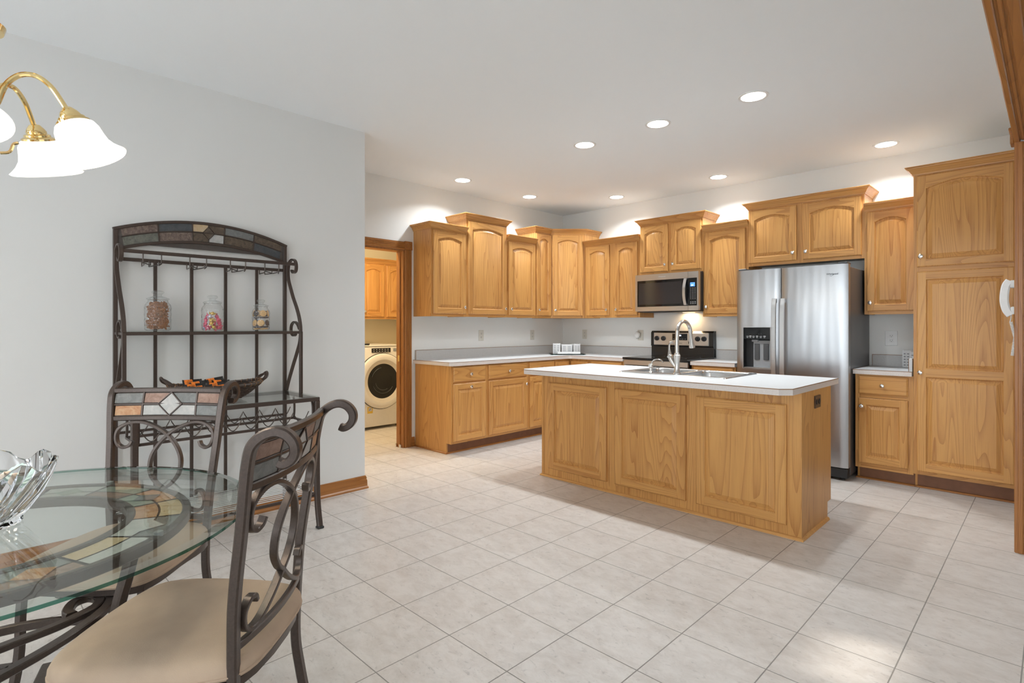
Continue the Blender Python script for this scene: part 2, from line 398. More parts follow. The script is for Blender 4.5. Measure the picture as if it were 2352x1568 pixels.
# ------------------------------------------------------------------ mesh builder
class MB:
    def __init__(self):
        self.v = []; self.f = []; self.m = []; self.xf = Matrix.Identity(4)
    def raw(self, vs, fs, mat=0, flip=False):
        o = len(self.v)
        self.v += [tuple(self.xf @ Vector(p)) for p in vs]
        for f in fs:
            g = [o + i for i in f]
            if flip: g.reverse()
            self.f.append(g); self.m.append(mat)
        return self
    def box(self, x0, x1, y0, y1, z0, z1, mat=0, bev=0.0, seg=1):
        if bev <= 0:
            vs = [(x0, y0, z0), (x1, y0, z0), (x1, y1, z0), (x0, y1, z0), (x0, y0, z1), (x1, y0, z1), (x1, y1, z1), (x0, y1, z1)]
            fs = [(0, 3, 2, 1), (4, 5, 6, 7), (0, 1, 5, 4), (1, 2, 6, 5), (2, 3, 7, 6), (3, 0, 4, 7)]
            return self.raw(vs, fs, mat)
        bm = bmesh.new()
        bmesh.ops.create_cube(bm, size=1)
        for v in bm.verts:
            v.co = Vector(((x0 + x1) / 2 + v.co.x * (x1 - x0), (y0 + y1) / 2 + v.co.y * (y1 - y0), (z0 + z1) / 2 + v.co.z * (z1 - z0)))
        bmesh.ops.bevel(bm, geom=list(bm.edges), offset=bev, segments=seg, affect='EDGES', profile=0.5)
        return self.bm(bm, mat)
    def bm(self, bm, mat=0):
        bm.verts.index_update()
        self.raw([v.co[:] for v in bm.verts], [[v.index for v in f.verts] for f in bm.faces], mat)
        bm.free()
        return self
    def prism(self, poly, a0, a1, axis='Z', mat=0):
        """poly: 2D points counter-clockwise seen from +axis; Z:(x,y) Y:(x,z) X:(y,z)"""
        def P(p, a):
            return {'Z': (p[0], p[1], a), 'Y': (p[0], a, p[1]), 'X': (a, p[0], p[1])}[axis]
        n = len(poly)
        vs = [P(p, a0) for p in poly] + [P(p, a1) for p in poly]
        fs = [list(range(n))[::-1], list(range(n, 2 * n))] + [(i, (i + 1) % n, n + (i + 1) % n, n + i) for i in range(n)]
        return self.raw(vs, fs, mat, flip=(axis == 'Y'))
    def lathe(self, prof, n=24, c=(0, 0, 0), mat=0, axis='Z', cap=True):
        vs = []; fs = []
        for (r, h) in prof:
            for i in range(n):
                a = 2 * PI * i / n
                p = (r * math.cos(a), r * math.sin(a), h)
                if axis == 'Y': p = (p[0], p[2], -p[1])
                if axis == 'X': p = (p[2], p[0], p[1])
                vs.append((c[0] + p[0], c[1] + p[1], c[2] + p[2]))
        k = len(prof)
        for j in range(k - 1):
            for i in range(n):
                fs.append((j * n + i, j * n + (i + 1) % n, (j + 1) * n + (i + 1) % n, (j + 1) * n + i))
        if cap:
            if prof[0][0] > 1e-6: fs.append(list(range(n))[::-1])
            if prof[-1][0] > 1e-6: fs.append([(k - 1) * n + i for i in range(n)])
        return self.raw(vs, fs, mat)
    def tube(self, pts, w, h=None, side=None, n=8, closed=False, mat=0, cap=True, taper=None):
        """sweep along pts. h None: round of radius w. otherwise rectangle: w across SIDE direction, h across the other"""
        P = [Vector(p) for p in pts]; m = len(P)
        rings = []
        prev = None
        for i in range(m):
            if closed: t = P[(i + 1) % m] - P[i - 1]
            else: t = P[min(i + 1, m - 1)] - P[max(i - 1, 0)]
            t.normalize()
            if side is not None:
                s = Vector(side); s = s - t * s.dot(t)
            elif prev is None:
                s = Vector((0, 0, 1)) if abs(t.z) < 0.9 else Vector((1, 0, 0)); s = s - t * s.dot(t)
            else:
                s = prev - t * prev.dot(t)
            s.normalize(); prev = s
            u = t.cross(s)
            k = taper[i] if taper else 1.0
            if h is None:
                ring = [P[i] + (s * math.cos(2 * PI * j / n) + u * math.sin(2 * PI * j / n)) * w * k for j in range(n)]
            else:
                a, b2, c = w / 2 * k, h / 2 * k, min(w, h) * 0.16
                ring = [P[i] + s * x + u * y for x, y in ((a - c, -b2), (a, -b2 + c), (a, b2 - c), (a - c, b2), (-a + c, b2), (-a, b2 - c), (-a, -b2 + c), (-a + c, -b2))]
            rings.append(ring)
        k = len(rings[0])
        vs = [p[:] for r in rings for p in r]; fs = []
        for i in range(m if closed else m - 1):
            o0, o1 = i * k, ((i + 1) % m) * k
            for j in range(k):
                fs.append((o0 + j, o0 + (j + 1) % k, o1 + (j + 1) % k, o1 + j))
        if cap and not closed:
            fs.append(list(range(k))[::-1]); fs.append([(m - 1) * k + j for j in range(k)])
        return self.raw(vs, fs, mat)
    def sweep(self, path, prof, z=0.0, closed=False, mat=0):
        """moulding: path in plan (x,y); prof (out, up) points; 'out' is to the RIGHT of travel"""
        n = len(path); off = []
        for i in range(n):
            a = Vector(path[i - 1]) if (i > 0 or closed) else None
            b = Vector(path[i]); c = Vector(path[(i + 1) % n]) if (i < n - 1 or closed) else None
            d1 = (b - a).normalized() if a is not None else None
            d2 = (c - b).normalized() if c is not None else None
            n1 = Vector((d1.y, -d1.x)) if d1 is not None else None
            n2 = Vector((d2.y, -d2.x)) if d2 is not None else None
            if n1 is None: o = n2
            elif n2 is None: o = n1
            else:
                o = (n1 + n2); o = o / max(1e-6, o.length_squared) * 2
            off.append(o)
        k = len(prof); vs = []
        for i in range(n):
            for (o, u) in prof:
                p = Vector(path[i]) + off[i] * o
                vs.append((p.x, p.y, z + u))
        fs = []
        for i in range(n if closed else n - 1):
            a, b = i * k, ((i + 1) % n) * k
            for j in range(k):
                fs.append((a + j, b + j, b + (j + 1) % k, a + (j + 1) % k))
        if not closed:
            fs.append(list(range(k))); fs.append([(n - 1) * k + j for j in range(k)][::-1])
        return self.raw(vs, fs, mat, flip=False)
    def build(self, name, mats, parent=None, loc=(0, 0, 0), rot=None, world=False, smooth=True, angle=32):
        if not isinstance(mats, (list, tuple)): mats = [mats]
        o3 = Vector((0, 0, 0))
        if world and parent is not None:
            q = parent
            while q is not None:
                o3 += Vector(q.location); q = q.parent
        if world and parent is None: o3 = Vector(loc)
        me = bpy.data.meshes.new(name)
        me.from_pydata([(p[0] - o3.x, p[1] - o3.y, p[2] - o3.z) for p in self.v], [], self.f)
        for mt in mats: me.materials.append(mt)
        for p, mi in zip(me.polygons, self.m): p.material_index = mi
        bm = bmesh.new(); bm.from_mesh(me)
        bmesh.ops.recalc_face_normals(bm, faces=bm.faces[:])
        bm.to_mesh(me); bm.free()
        if smooth:
            for p in me.polygons: p.use_smooth = True
            me.set_sharp_from_angle(angle=RAD(angle))
        me.update()
        ob = bpy.data.objects.new(name, me)
        COL.objects.link(ob)
        if parent is not None: ob.parent = parent
        ob.location = loc
        if rot is not None: ob.rotation_euler = rot
        return ob

def tag(o, label=None, cat=None, group=None, kind=None):
    if label: o['label'] = label
    if cat: o['category'] = cat
    if group: o['group'] = group
    if kind: o['kind'] = kind
    return o

def thing(name, label, cat, loc=(0, 0, 0), rz=0.0, group=None):
    o = bpy.data.objects.new(name, None)
    COL.objects.link(o)
    o.empty_display_size = 0.1
    o.location = loc; o.rotation_euler = (0, 0, rz)
    return tag(o, label, cat, group)

def struct(name, mb, mats, parent=None, **kw):
    o = mb.build(name, mats, parent, **kw)
    if parent is None: o['kind'] = 'structure'
    return o

def copy_tree(o, parent=None):
    c = o.copy(); COL.objects.link(c)
    if parent is not None: c.parent = parent
    for ch in list(o.children): copy_tree(ch, c)
    return c

def spline(pts, n=8, closed=False):
    """Catmull-Rom through points"""
    P = [Vector(p) for p in pts]; m = len(P); out = []
    for i in range(m if closed else m - 1):
        p0 = P[i - 1] if (i > 0 or closed) else P[0] * 2 - P[1]
        p1 = P[i]; p2 = P[(i + 1) % m]
        p3 = P[(i + 2) % m] if (i + 2 < m or closed) else P[m - 1] * 2 - P[m - 2]
        for k in range(n):
            t = k / n
            out.append(0.5 * ((2 * p1) + (p2 - p0) * t + (2 * p0 - 5 * p1 + 4 * p2 - p3) * t * t + (3 * p1 - p0 - 3 * p2 + p3) * t ** 3))
    if not closed: out.append(P[-1])
    return out

def text_mesh(name, s, size, mat, parent, loc, rot, ext=0.0006, align='CENTER'):
    cu = bpy.data.curves.new('lettering', 'FONT')
    cu.body = s; cu.size = size; cu.extrude = ext; cu.align_x = align; cu.align_y = 'CENTER'
    tmp = bpy.data.objects.new('lettering_source', cu)
    COL.objects.link(tmp)
    dg = bpy.context.evaluated_depsgraph_get()
    me = bpy.data.meshes.new_from_object(tmp.evaluated_get(dg))
    bpy.data.objects.remove(tmp)
    me.name = name
    me.materials.clear(); me.materials.append(mat)
    o = bpy.data.objects.new(name, me); COL.objects.link(o)
    o.parent = parent; o.location = loc; o.rotation_euler = rot
    return o

# ------------------------------------------------------------------ the place, dimensions
XA, YB, ZC = -4.839, 5.873, 2.789          # alcove wall plane, back wall plane, ceiling
XD, YD = -3.8555, 2.2445                   # dining wall plane and its end
XR0, XR1, YJ = -0.165, 0.0, 4.175          # right-hand wall with the cased opening
YF, XE = -3.2, 3.4                         # how far the place is built behind the camera

# floor, ceiling, walls
struct('floor', MB().box(-7.0, XE, YF, YB + 0.12, -0.06, 0.0), M_TILE)
struct('ceiling', MB().box(-7.0, XE, YF, YB + 0.12, ZC, ZC + 0.1), M_CEIL)
struct('wall_left', MB().box(XA, XD, YF, YD, 0, ZC), M_WALL)
struct('wall_back', MB().box(XA - 0.12, XE, YB, YB + 0.12, 0, ZC), M_KWALL)
w = MB()
w.box(XA - 0.12, XA, 3.276, YB, 0, ZC).box(XA - 0.12, XA, YD, 3.276, 2.065, ZC).box(XA - 0.12, XA, YD - 0.4, 2.36, 0, 2.065)
struct('wall_alcove', w, M_KWALL)
w = MB()
w.box(XR0 + 0.02, XR1 - 0.02, YJ + 0.02, YB, 0, ZC)
w.box(XR0 + 0.02, XR1 - 0.02, YF, YJ + 0.02, 2.335, ZC)
struct('wall_right', w, M_WALL)
wf = MB(); xs_ = [-3.15, -2.35, -1.85, -0.55, 0.45, 1.65, 2.05, 3.20]  # unseen wall; window strips added to streak the fridge reflections
ed_ = [-7.0] + xs_ + [XE]
for i in range(0, len(ed_), 2): wf.box(ed_[i], ed_[i + 1], YF - 0.1, YF, 0, ZC)
for i in range(1, len(ed_) - 1, 2):
    wf.box(ed_[i], ed_[i + 1], YF - 0.1, YF, 0, 0.12).box(ed_[i], ed_[i + 1], YF - 0.1, YF, 2.5, ZC)
struct('wall_front', wf, M_WALL)
for q in range(4):
    a_, b_ = xs_[2 * q], xs_[2 * q + 1]; fm = MB()
    fm.box(a_, a_ + .05, YF - .08, YF + .02, .12, 2.5).box(b_ - .05, b_, YF - .08, YF + .02, .12, 2.5).box(a_ + .05, b_ - .05, YF - .08, YF + .02, .12, .17).box(a_ + .05, b_ - .05, YF - .08, YF + .02, 2.45, 2.5)
    struct('window_%d' % (q + 1), fm, M_TRV)  # frames for the added, unseen window strips
w = MB()   # unseen outer wall, added with a slot cut to shape the sun patch
w.box(XE - 0.1, XE, YF, 3.12, 0, ZC).box(XE - 0.1, XE, 3.52, YB, 0, ZC).box(XE - 0.1, XE, 3.12, 3.52, 0, 1.87).box(XE - 0.1, XE, 3.12, 3.52, 2.00, ZC)
struct('wall_sun_mask', w, M_WALL)
w = MB()
w.box(-6.82, -6.70, 2.2, YB, 0, ZC).box(-6.82, XA - 0.12, 2.2, 2.3, 0, ZC).box(-6.82, XA - 0.12, 4.75, 4.85, 0, ZC)
struct('wall_laundry', w, M_LWALL)

# sun direction: through that added slot on to the tiles by the opening
d = Vector((-0.53, 2.40, 0)) - Vector((3.35, 3.32, 1.93))
sun.rotation_euler = d.to_track_quat('-Z', 'Y').to_euler()

# baseboards
BASEP = [(0, 0), (0.022, 0), (0.022, 0.012), (0.015, 0.022), (0.014, 0.062), (0.010, 0.072), (0.011, 0.082), (0.006, 0.098), (0, 0.10)]
b = MB(); b.sweep([(XD, YF), (XD, YD), (XA, YD)], BASEP)
struct('baseboard_left', b, M_TRY)
b = MB(); b.sweep([(XA, 3.365), (XA, 3.405)], BASEP)
struct('baseboard_alcove', b, M_TRY)

# door casing of the laundry doorway
dr = struct('door_1', MB().box(XA - 0.12, XA + 0.001, 3.262, 3.276, 0, 2.065).box(XA - 0.12, XA + 0.001, 2.36, 2.374, 0, 2.065).box(XA - 0.12, XA + 0.001, 2.374, 3.262, 2.051, 2.065)
            .box(XA - 0.075, XA - 0.045, 3.250, 3.262, 0, 2.04), M_TRV)
cs = MB()
def fluted(mb, a0, a1, h0, h1, vert=True):
    """fluted casing on the alcove wall: ribs run along its length"""
    n = 5; wd = (a1 - a0)
    prof = [(a0, 0.0), (a0, 0.014)]
    for i in range(n):
        c0 = a0 + wd * (0.12 + 0.76 * i / n); c1 = a0 + wd * (0.12 + 0.76 * (i + 1) / n)
        prof += [(c0 + 0.001, 0.016), ((c0 + c1) / 2 - 0.003, 0.019), ((c0 + c1) / 2 + 0.003, 0.019), (c1 - 0.001, 0.016), (c1, 0.011)]
    prof += [(a1, 0.014), (a1, 0.0)]
    k = len(prof)
    vs = []
    for h in (h0, h1):
        for (a, o) in prof:
            vs.append((XA + o, a, h) if vert else (XA + o, h, a))
    fs = [(i, (i + 1) % k, k + (i + 1) % k, k + i) for i in range(k)] + [list(range(k)), list(range(k, 2 * k))]
    mb.raw(vs, fs)
fluted(cs, 3.277, 3.362, 0, 2.066)
cs.build('casing', M_TRV, dr)
cs = MB(); fluted(cs, 2.066, 2.150, 2.2446, 3.275, vert=False)
cs.build('head_casing', M_TRY, dr)
rb = MB(); rb.box(XA + 0.0005, XA + 0.024, 3.2745, 3.366, 2.0665, 2.156, bev=0.003)
rb.lathe([(0.032, 0), (0.032, 0.004), (0.026, 0.006), (0.024, 0.001), (0.014, 0.001), (0.012, 0.006), (0.0, 0.007)], 24, (XA + 0.024, 3.32, 2.111), axis='X')
rb.build('rosette_block', M_TRV, dr)
MB().box(XA - 0.075, XA - 0.045, 3.247, 3.251, 0.90, 0.965, bev=0.001).build('strike_plate', M_BRASS, dr)
for q in (-0.105, -0.03):
    MB().box(XA + q - 0.012, XA + q + 0.012, 3.238, 3.262, 0.0, 0.035, bev=0.003).build('floor_guide', M_CHROME, dr)

# cased opening on the right
t1 = MB()
t1.box(XR0, XR1, YJ, YJ + 0.02, 0, 2.30)
for i, x0 in enumerate((XR0 + 0.012, XR0 + 0.045, XR0 + 0.085, XR0 + 0.125)):
    t1.box(x0, x0 + 0.022, YJ - 0.006, YJ + 0.002, 0, 2.30, bev=0.003)
t1.box(XR0 - 0.004, XR0 + 0.0215, YJ + 0.002, YJ + 0.09, 0, 2.36, bev=0.003)
struct('trim_1', t1, M_TRV)
t2 = MB()
t2.box(XR0 + 0.0196, XR1, YF, YJ, 2.312, 2.334)
for x0, wd, dp in ((XR0 + 0.026, 0.016, 0.005), (XR0 + 0.050, 0.034, 0.009), (XR0 + 0.092, 0.016, 0.005), (XR0 + 0.116, 0.049, 0.010)):
    t2.box(x0, x0 + wd, YF, YJ + 0.002, 2.312 - dp, 2.313, bev=0.004)
t2.box(XR0 - 0.004, XR0 + 0.0195, YF, YJ + 0.10, 2.302, 2.392, bev=0.004)
struct('trim_2', t2, M_TRY)
t3 = MB(); t3.box(XR0 - 0.022, XR0 - 0.0045, YJ + 0.004, YJ + 0.105, 2.30, 2.375, bev=0.004).box(XR0 - 0.028, XR0 - 0.0045, YJ + 0.0, YJ + 0.11, 2.375, 2.39, bev=0.003)
struct('trim_3', t3, M_TRY)

# ------------------------------------------------------------------ recessed lights
lights_at = [(-1.423, 3.698), (-2.124, 3.695), (-2.807, 3.694), (-4.388, 3.693), (-4.39, 4.716), (-3.672, 5.445), (-2.443, 5.444), (-1.011, 5.453)]
lens_me = None
can_names = ['lit recessed ceiling light over the right end of the island', 'lit recessed ceiling light over the middle of the island',
             'lit recessed ceiling light over the left end of the island', 'lit recessed ceiling light in front of the laundry doorway',
             'lit recessed ceiling light near the left run of wall cabinets', 'lit recessed ceiling light in front of the corner cabinet',
             'lit recessed ceiling light between microwave and refrigerator', 'lit recessed ceiling light in front of the tall pantry']
proto_can = None
for (x, y), lb in zip(lights_at, can_names):
    if proto_can is None:
        t = thing('recessed_light', lb, 'ceiling light', (x, y, ZC), 0, 'recessed lights in the kitchen ceiling')
        MB().lathe([(0.076, -0.0005), (0.076, -0.004), (0.084, -0.006), (0.094, -0.004), (0.095, -0.0005)], 40, mat=0, cap=False).build('trim_ring', M_WHITEP, t)
        MB().lathe([(0.0765, -0.0006), (0.074, -0.004), (0.05, -0.009), (0.0, -0.011)], 40).build('lens', M_LENS, t)
        ld = bpy.data.lights.new('can_lamp', 'AREA'); ld.shape = 'DISK'; ld.size = 0.11
        ld.energy = CAN_W; ld.spread = RAD(138); ld.color = CAN_COL
        lo = bpy.data.objects.new('can_lamp', ld); COL.objects.link(lo); lo.parent = t; lo.location = (0, 0, -0.016)
        proto_can = t
    else:
        t = copy_tree(proto_can); t.location = (x, y, ZC); t['label'] = lb

# ------------------------------------------------------------------ cabinets
KNOB = None
def knob(parent, x, y, z, rot=None):
    global KNOB
    if KNOB is None:
        KNOB = MB().lathe([(0.0075, 0), (0.0065, 0.004), (0.0055, 0.012), (0.010, 0.016), (0.0155, 0.020), (0.0165, 0.024), (0.013, 0.028), (0.006, 0.030), (0.0, 0.0305)], 18, axis='Y')
        o = None
        for i, v in enumerate(KNOB.v): KNOB.v[i] = (v[0], -v[1], v[2])
        KNOB = KNOB.build('knob', M_CHROME, parent, (x, y, z)); return KNOB
    o = KNOB.copy(); COL.objects.link(o); o.parent = parent; o.location = (x, y, z)
    return o

def loop_pts(x0, x1, z0, z1, rise, n=12):
    """outline of a panel opening, arched top if rise; starts bottom-left, anticlockwise seen from the front (-y)"""
    p = [(x0, z0), (x1, z0)]
    if rise <= 0:
        return p + [(x1, z1), (x0, z1)]
    hw = (x1 - x0) / 2; cx = (x0 + x1) / 2
    for i in range(n + 1):
        a = 1 - 2 * i / n
        p.append((cx + hw * a, z1 - rise * (a * a) ** 0.9))
    return p

def door_mesh(w, h, openings, st=0.056, t=0.02):
    """overlay door: mats 0 upright grain, 1 level grain. front face at y=-t, back at y=0"""
    mb = MB(); e = 0.007
    yf = -t
    # edges: back rect -> outer front rect (yf+e) -> inset front rect
    R0 = [(0, 0), (w, 0), (w, h), (0, h)]
    R1 = [(e, e), (w - e, e), (w - e, h - e), (e, h - e)]
    ring = [(x, 0, z) for x, z in R0] + [(x, yf + e * 0.8, z) for x, z in R0] + [(x, yf, z) for x, z in R1]
    fs = [(3, 2, 1, 0)]
    for i in range(4):
        j = (i + 1) % 4
        fs += [(i, j, 4 + j, 4 + i), (4 + i, 4 + j, 8 + j, 8 + i)]
    mb.raw(ring, fs, 0)
    def q(x0, x1, z0, z1, m): mb.raw([(x0, yf, z0), (x1, yf, z0), (x1, yf, z1), (x0, yf, z1)], [(0, 1, 2, 3)], m)
    q(e, st, e, h - e, 0); q(w - st, w - e, e, h - e, 0)
    zprev = e
    for (z0, z1, rise) in openings:
        q(st, w - st, zprev, z0, 1)
        op = loop_pts(st, w - st, z0, z1, rise)
        if rise > 0:
            arch = op[2:]
            zb = z1 + 0.001
            # rail piece above the arch is closed by the next q from z1
            vs = [(x, yf, z) for x, z in arch] + [(st, yf, zb), (w - st, yf, zb)]
            mb.raw(vs, [list(range(len(vs)))], 1)
            zprev = zb
        else:
            zprev = z1
        def ins(dd): return loop_pts(st + dd, w - st - dd, z0 + dd, z1 - dd, rise * (1 - dd * 1.2) if rise else 0)
        loops = [(op, yf), (ins(0.003), yf + 0.0015), (ins(0.009), yf + 0.0125), (ins(0.013), yf + 0.013), (ins(0.040), yf + 0.0015)]
        k = len(op)
        vs = [(x, y, z) for lp, y in loops for x, z in lp]
        fs = []
        for a in range(len(loops) - 1):
            for i in range(k):
                fs.append((a * k + i, a * k + (i + 1) % k, (a + 1) * k + (i + 1) % k, (a + 1) * k + i))
        fs.append([(len(loops) - 1) * k + i for i in range(k)])
        mb.raw(vs, fs, 0)
    q(st, w - st, zprev, h - e, 1)
    return mb

def door(parent, x, z, w, h, rise=0.0, kx=None, kz=None, openings=None, st=0.056, name='door', y=0.0):
    if openings is None:
        openings = [(st, h - st, rise)]
    o = door_mesh(w, h, openings, st).build(name, [M_OAKV, M_OAKH], parent, (x, y, z), angle=22)
    if kx is not None: knob(o, kx, -0.02, kz)
    return o

def drawer(parent, x, z, w, h, kn=True, y=0.0):
    mb = MB(); e = 0.011; t = 0.02
    R0 = [(0, 0), (w, 0), (w, h), (0, h)]; R1 = [(e, e), (w - e, e), (w - e, h - e), (e, h - e)]
    ring = [(a, 0, b) for a, b in R0] + [(a, -t + 0.008, b) for a, b in R0] + [(a, -t, b) for a, b in R1]
    fs = [(3, 2, 1, 0), (8, 9, 10, 11)]
    for i in range(4):
        j = (i + 1) % 4
        fs += [(i, j, 4 + j, 4 + i), (4 + i, 4 + j, 8 + j, 8 + i)]
    mb.raw(ring, fs)
    o = mb.build('drawer', [M_OAKH], parent, (x, y, z), angle=22)
    if kn: knob(o, w / 2, -0.02, h / 2)
    return o

CROWN = [(0, 0), (0.006, 0), (0.008, 0.010), (0.014, 0.016), (0.024, 0.034), (0.038, 0.046), (0.042, 0.048), (0.043, 0.056), (0.050, 0.058), (0.050, 0.064), (0, 0.064)]

def carcass(W, D, z0, H, rails=(), stiles=(), side_toe=None):
    """panels and face frame: x 0..W, y 0..D, z z0..H. rails: extra rail z centres; stiles: extra stile (x0,x1)"""
    mb = MB(); p = 0.016
    for xs in ((0, p), (W - p, W)):
        if side_toe and side_toe[0 if xs[0] == 0 else 1]:
            mb.prism([(0.0, z0), (0.075, z0), (0.075, 0), (D, 0), (D, H), (0.0, H)], xs[0], xs[1], 'X')
        else:
            mb.box(xs[0], xs[1], 0, D, z0, H)
    mb.box(p, W - p, 0.02, D, z0 + 0.012, z0 + 0.026, 2).box(p, W - p, 0.02, D, H - 0.016, H, 2).box(p, W - p, D - 0.008, D, z0 + 0.026, H - 0.016)
    f = 0.04
    for (a, b) in [(p, f), (W - f, W - p)] + list(stiles): mb.box(a, b, 0, 0.019, z0, H, 0)
    xs = [f] + [v for s in sorted(stiles) for v in s] + [W - f]
    for i in range(0, len(xs), 2):
        for (a, b) in [(z0, z0 + 0.042), (H - 0.042, H)] + [(r - 0.019, r + 0.019) for r in rails]:
            mb.box(xs[i], xs[i + 1], 0.0, 0.019, a, b, 1)
    return mb

def upper(label, loc, rz, W, H, doors, knobs, crown, rise=0.034, D=0.305, stiles=(), z0=1.372, crown_z=None, group='oak wall cabinets'):
    """doors: [(x, w)], knobs: ['L'|'R']. crown: path in local plan"""
    t = thing('wall_cabinet', label, 'cabinet', (loc[0], loc[1], z0), rz, group)
    h = H - z0
    carcass(W, D, 0, h, stiles=stiles).build('body', [M_OAKV, M_OAKH, M_RAW], t)
    for (x, w), k in zip(doors, knobs):
        dh = h - 0.028 - 0.022
        door(t, x, 0.028, w, dh, min(rise, w * 0.13), (w - 0.028) if k == 'R' else 0.028, 0.072, st=min(0.056, w * 0.24))
    cm = MB(); cm.sweep(crown, CROWN, h - 0.008)
    cm.build('crown_molding', M_OAKH, t)
    return t

XFA, YFB = XA + 0.305, YB - 0.305
LO, HI = 2.279, 2.434
R90 = PI / 2
def A(y): return (XFA, y, 0)
upper('oak wall cabinet with one arched door, first in the left run beside the laundry doorway', A(3.395), R90, 0.473, LO, [(0.018, 0.438)], 'R',
      [(0.0, 0.305), (0, 0), (0.473, 0)])
upper('taller oak wall cabinet with one wide arched door, second from the laundry doorway', A(3.868), R90, 0.614, HI, [(0.018, 0.578)], 'R',
      [(0, 0.305), (0, 0), (0.614, 0), (0.614, 0.305)])
upper('low oak wall cabinet with one arched door, third from the laundry doorway', A(4.482), R90, 0.498, LO, [(0.022, 0.46)], 'L',
      [(0, 0), (0.498, 0)])
upper('narrow tall oak wall cabinet with a slim arched door, left of the angled corner cabinet', A(4.980), R90, 0.283, HI, [(0.004, 0.275)], 'L',
      [(0, 0.305), (0, 0), (0.283, 0)])

# angled corner cabinet
ca, cb = (XFA, 5.263), (XA + 0.61, YFB)
dl = math.hypot(cb[0] - ca[0], cb[1] - ca[1])
t = thing('corner_wall_cabinet', 'tall angled oak corner wall cabinet with one arched door, above the corner worktop', 'cabinet', (ca[0], ca[1], 1.372), PI / 4, 'oak wall cabinets')
h = HI - 1.372
def loc45(x, y):
    dx, dy = x - ca[0], y - ca[1]; k = math.sqrt(.5)
    return (dx * k + dy * k, -dx * k + dy * k)
poly = [loc45(*p) for p in [(ca[0], ca[1]), (cb[0], cb[1]), (cb[0], YB - 0.002), (XA + 0.002, YB - 0.002), (XA + 0.002, ca[1])]]
mb = MB(); mb.prism(poly, 0.0, h - 0.001, 'Z'); mb.prism(poly, h - 0.0005, h, 'Z', 2)
mb.box(0.001, 0.052, -0.003, 0.0, 0, h, 0).box(dl - 0.052, dl - 0.001, -0.003, 0.0, 0, h, 0).box(0.052, dl - 0.052, -0.003, 0.0, 0, 0.035, 1).box(0.052, dl - 0.052, -0.003, 0.0, h - 0.03, h, 1)
mb.build('body', [M_OAKV, M_OAKH, M_RAW], t)
door(t, 0.028, 0.028, dl - 0.056, h - 0.05, 0.034, 0.030, 0.072, y=-0.004)
cm = MB(); cm.sweep([(0, 0), (dl, 0), loc45(cb[0], YB - 0.003)], CROWN, h - 0.008)
cm.build('crown_molding', M_OAKH, t)

def Bq(x): return (x, YFB, 0)
upper('low oak wall cabinet with two arched doors, between the corner cabinet and the microwave', Bq(-4.229), 0, 0.799, LO, [(0.029, 0.346), (0.458, 0.312)], 'RL',
      [(0, 0), (0.799, 0)], stiles=[(0.375, 0.458)])
upper('short tall-set oak wall cabinet with two arched doors above the microwave', Bq(-3.430), 0, 0.764, HI, [(0.010, 0.349), (0.399, 0.350)], 'RL',
      [(0, 0.305), (0, 0), (0.764, 0), (0.764, 0.305)], stiles=[(0.355, 0.402)], z0=1.856)
upper('low oak wall cabinet with one arched door, between the microwave and the refrigerator', Bq(-2.666), 0, 0.478, LO, [(0.020, 0.432)], 'L',
      [(0, 0), (0.478, 0)])
upper('wide short oak wall cabinet with two arched doors above the refrigerator', Bq(-2.188), 0, 0.998, HI, [(0.004, 0.444), (0.505, 0.474)], 'RL',
      [(0, 0.305), (0, 0), (0.998, 0), (0.998, 0.305)], stiles=[(0.450, 0.506)], z0=1.864, rise=0.04)
upper('low oak wall cabinet with one arched door, between the refrigerator and the tall pantry', Bq(-1.190), 0, 0.394, LO, [(0.020, 0.34)], 'L',
      [(0, 0), (0.394, 0)])

# pantry
PYF = YB - 0.61
t = thing('pantry_cabinet', 'tall oak pantry cabinet with an arched upper door and a long two-panel lower door', 'cabinet', (-0.795, PYF, 0), 0)
carcass(0.624, 0.605, 0.118, 2.452, rails=(1.71,), side_toe=(True, True)).build('body', [M_OAKV, M_OAKH, M_RAW], t)
door(t, 0.024, 1.729, 0.560, 0.706, 0.045, 0.026, 0.080)
door(t, 0.024, 0.146, 0.560, 1.546, 0, 0.022, 0.765, openings=[(0.06, 0.735, 0), (0.795, 1.486, 0)])
cm = MB(); cm.sweep([(0, 0.304), (0, 0), (0.622, 0)], CROWN, 2.444)
cm.build('crown_molding', M_OAKH, t)
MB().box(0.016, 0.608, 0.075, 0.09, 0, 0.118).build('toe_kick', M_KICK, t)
MB().box(0.0, 0.622, 0.062, 0.0745, 0, 0.016, bev=0.004).build('shoe_molding', M_TRX, t)

def base(label, loc, rz, W, draws, doors, exposed=(False, False), D=0.6, H=0.876, filler=0.0):
    t = thing('base_cabinet', label, 'cabinet', loc, rz, 'oak base cabinets')
    carcass(W, D, 0.105, H, rails=(0.703,), side_toe=(exposed[0], exposed[1])).build('body', [M_OAKV, M_OAKH, M_RAW], t)
    for (x, w, z, hh, kn) in draws: drawer(t, x, z, w, hh, kn)
    for (x, w, z, hh, kx, kz) in doors: door(t, x, z, w, hh, 0, kx, kz, st=0.054)
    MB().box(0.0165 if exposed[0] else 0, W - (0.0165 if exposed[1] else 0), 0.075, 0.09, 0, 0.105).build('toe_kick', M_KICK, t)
    sm = MB()
    if exposed[0]: sm.sweep([(0.0, D), (0.0, 0.0735), (W, 0.0735)], [(0, 0), (0.012, 0), (0.011, 0.007), (0.006, 0.013), (0, 0.015)])
    else: sm.sweep([(0.0, 0.0735), (W, 0.0735)], [(0, 0), (0.012, 0), (0.011, 0.007), (0.006, 0.013), (0, 0.015)])
    sm.build('shoe_molding', M_TRX, t)
    return t
XBF = XA + 0.61
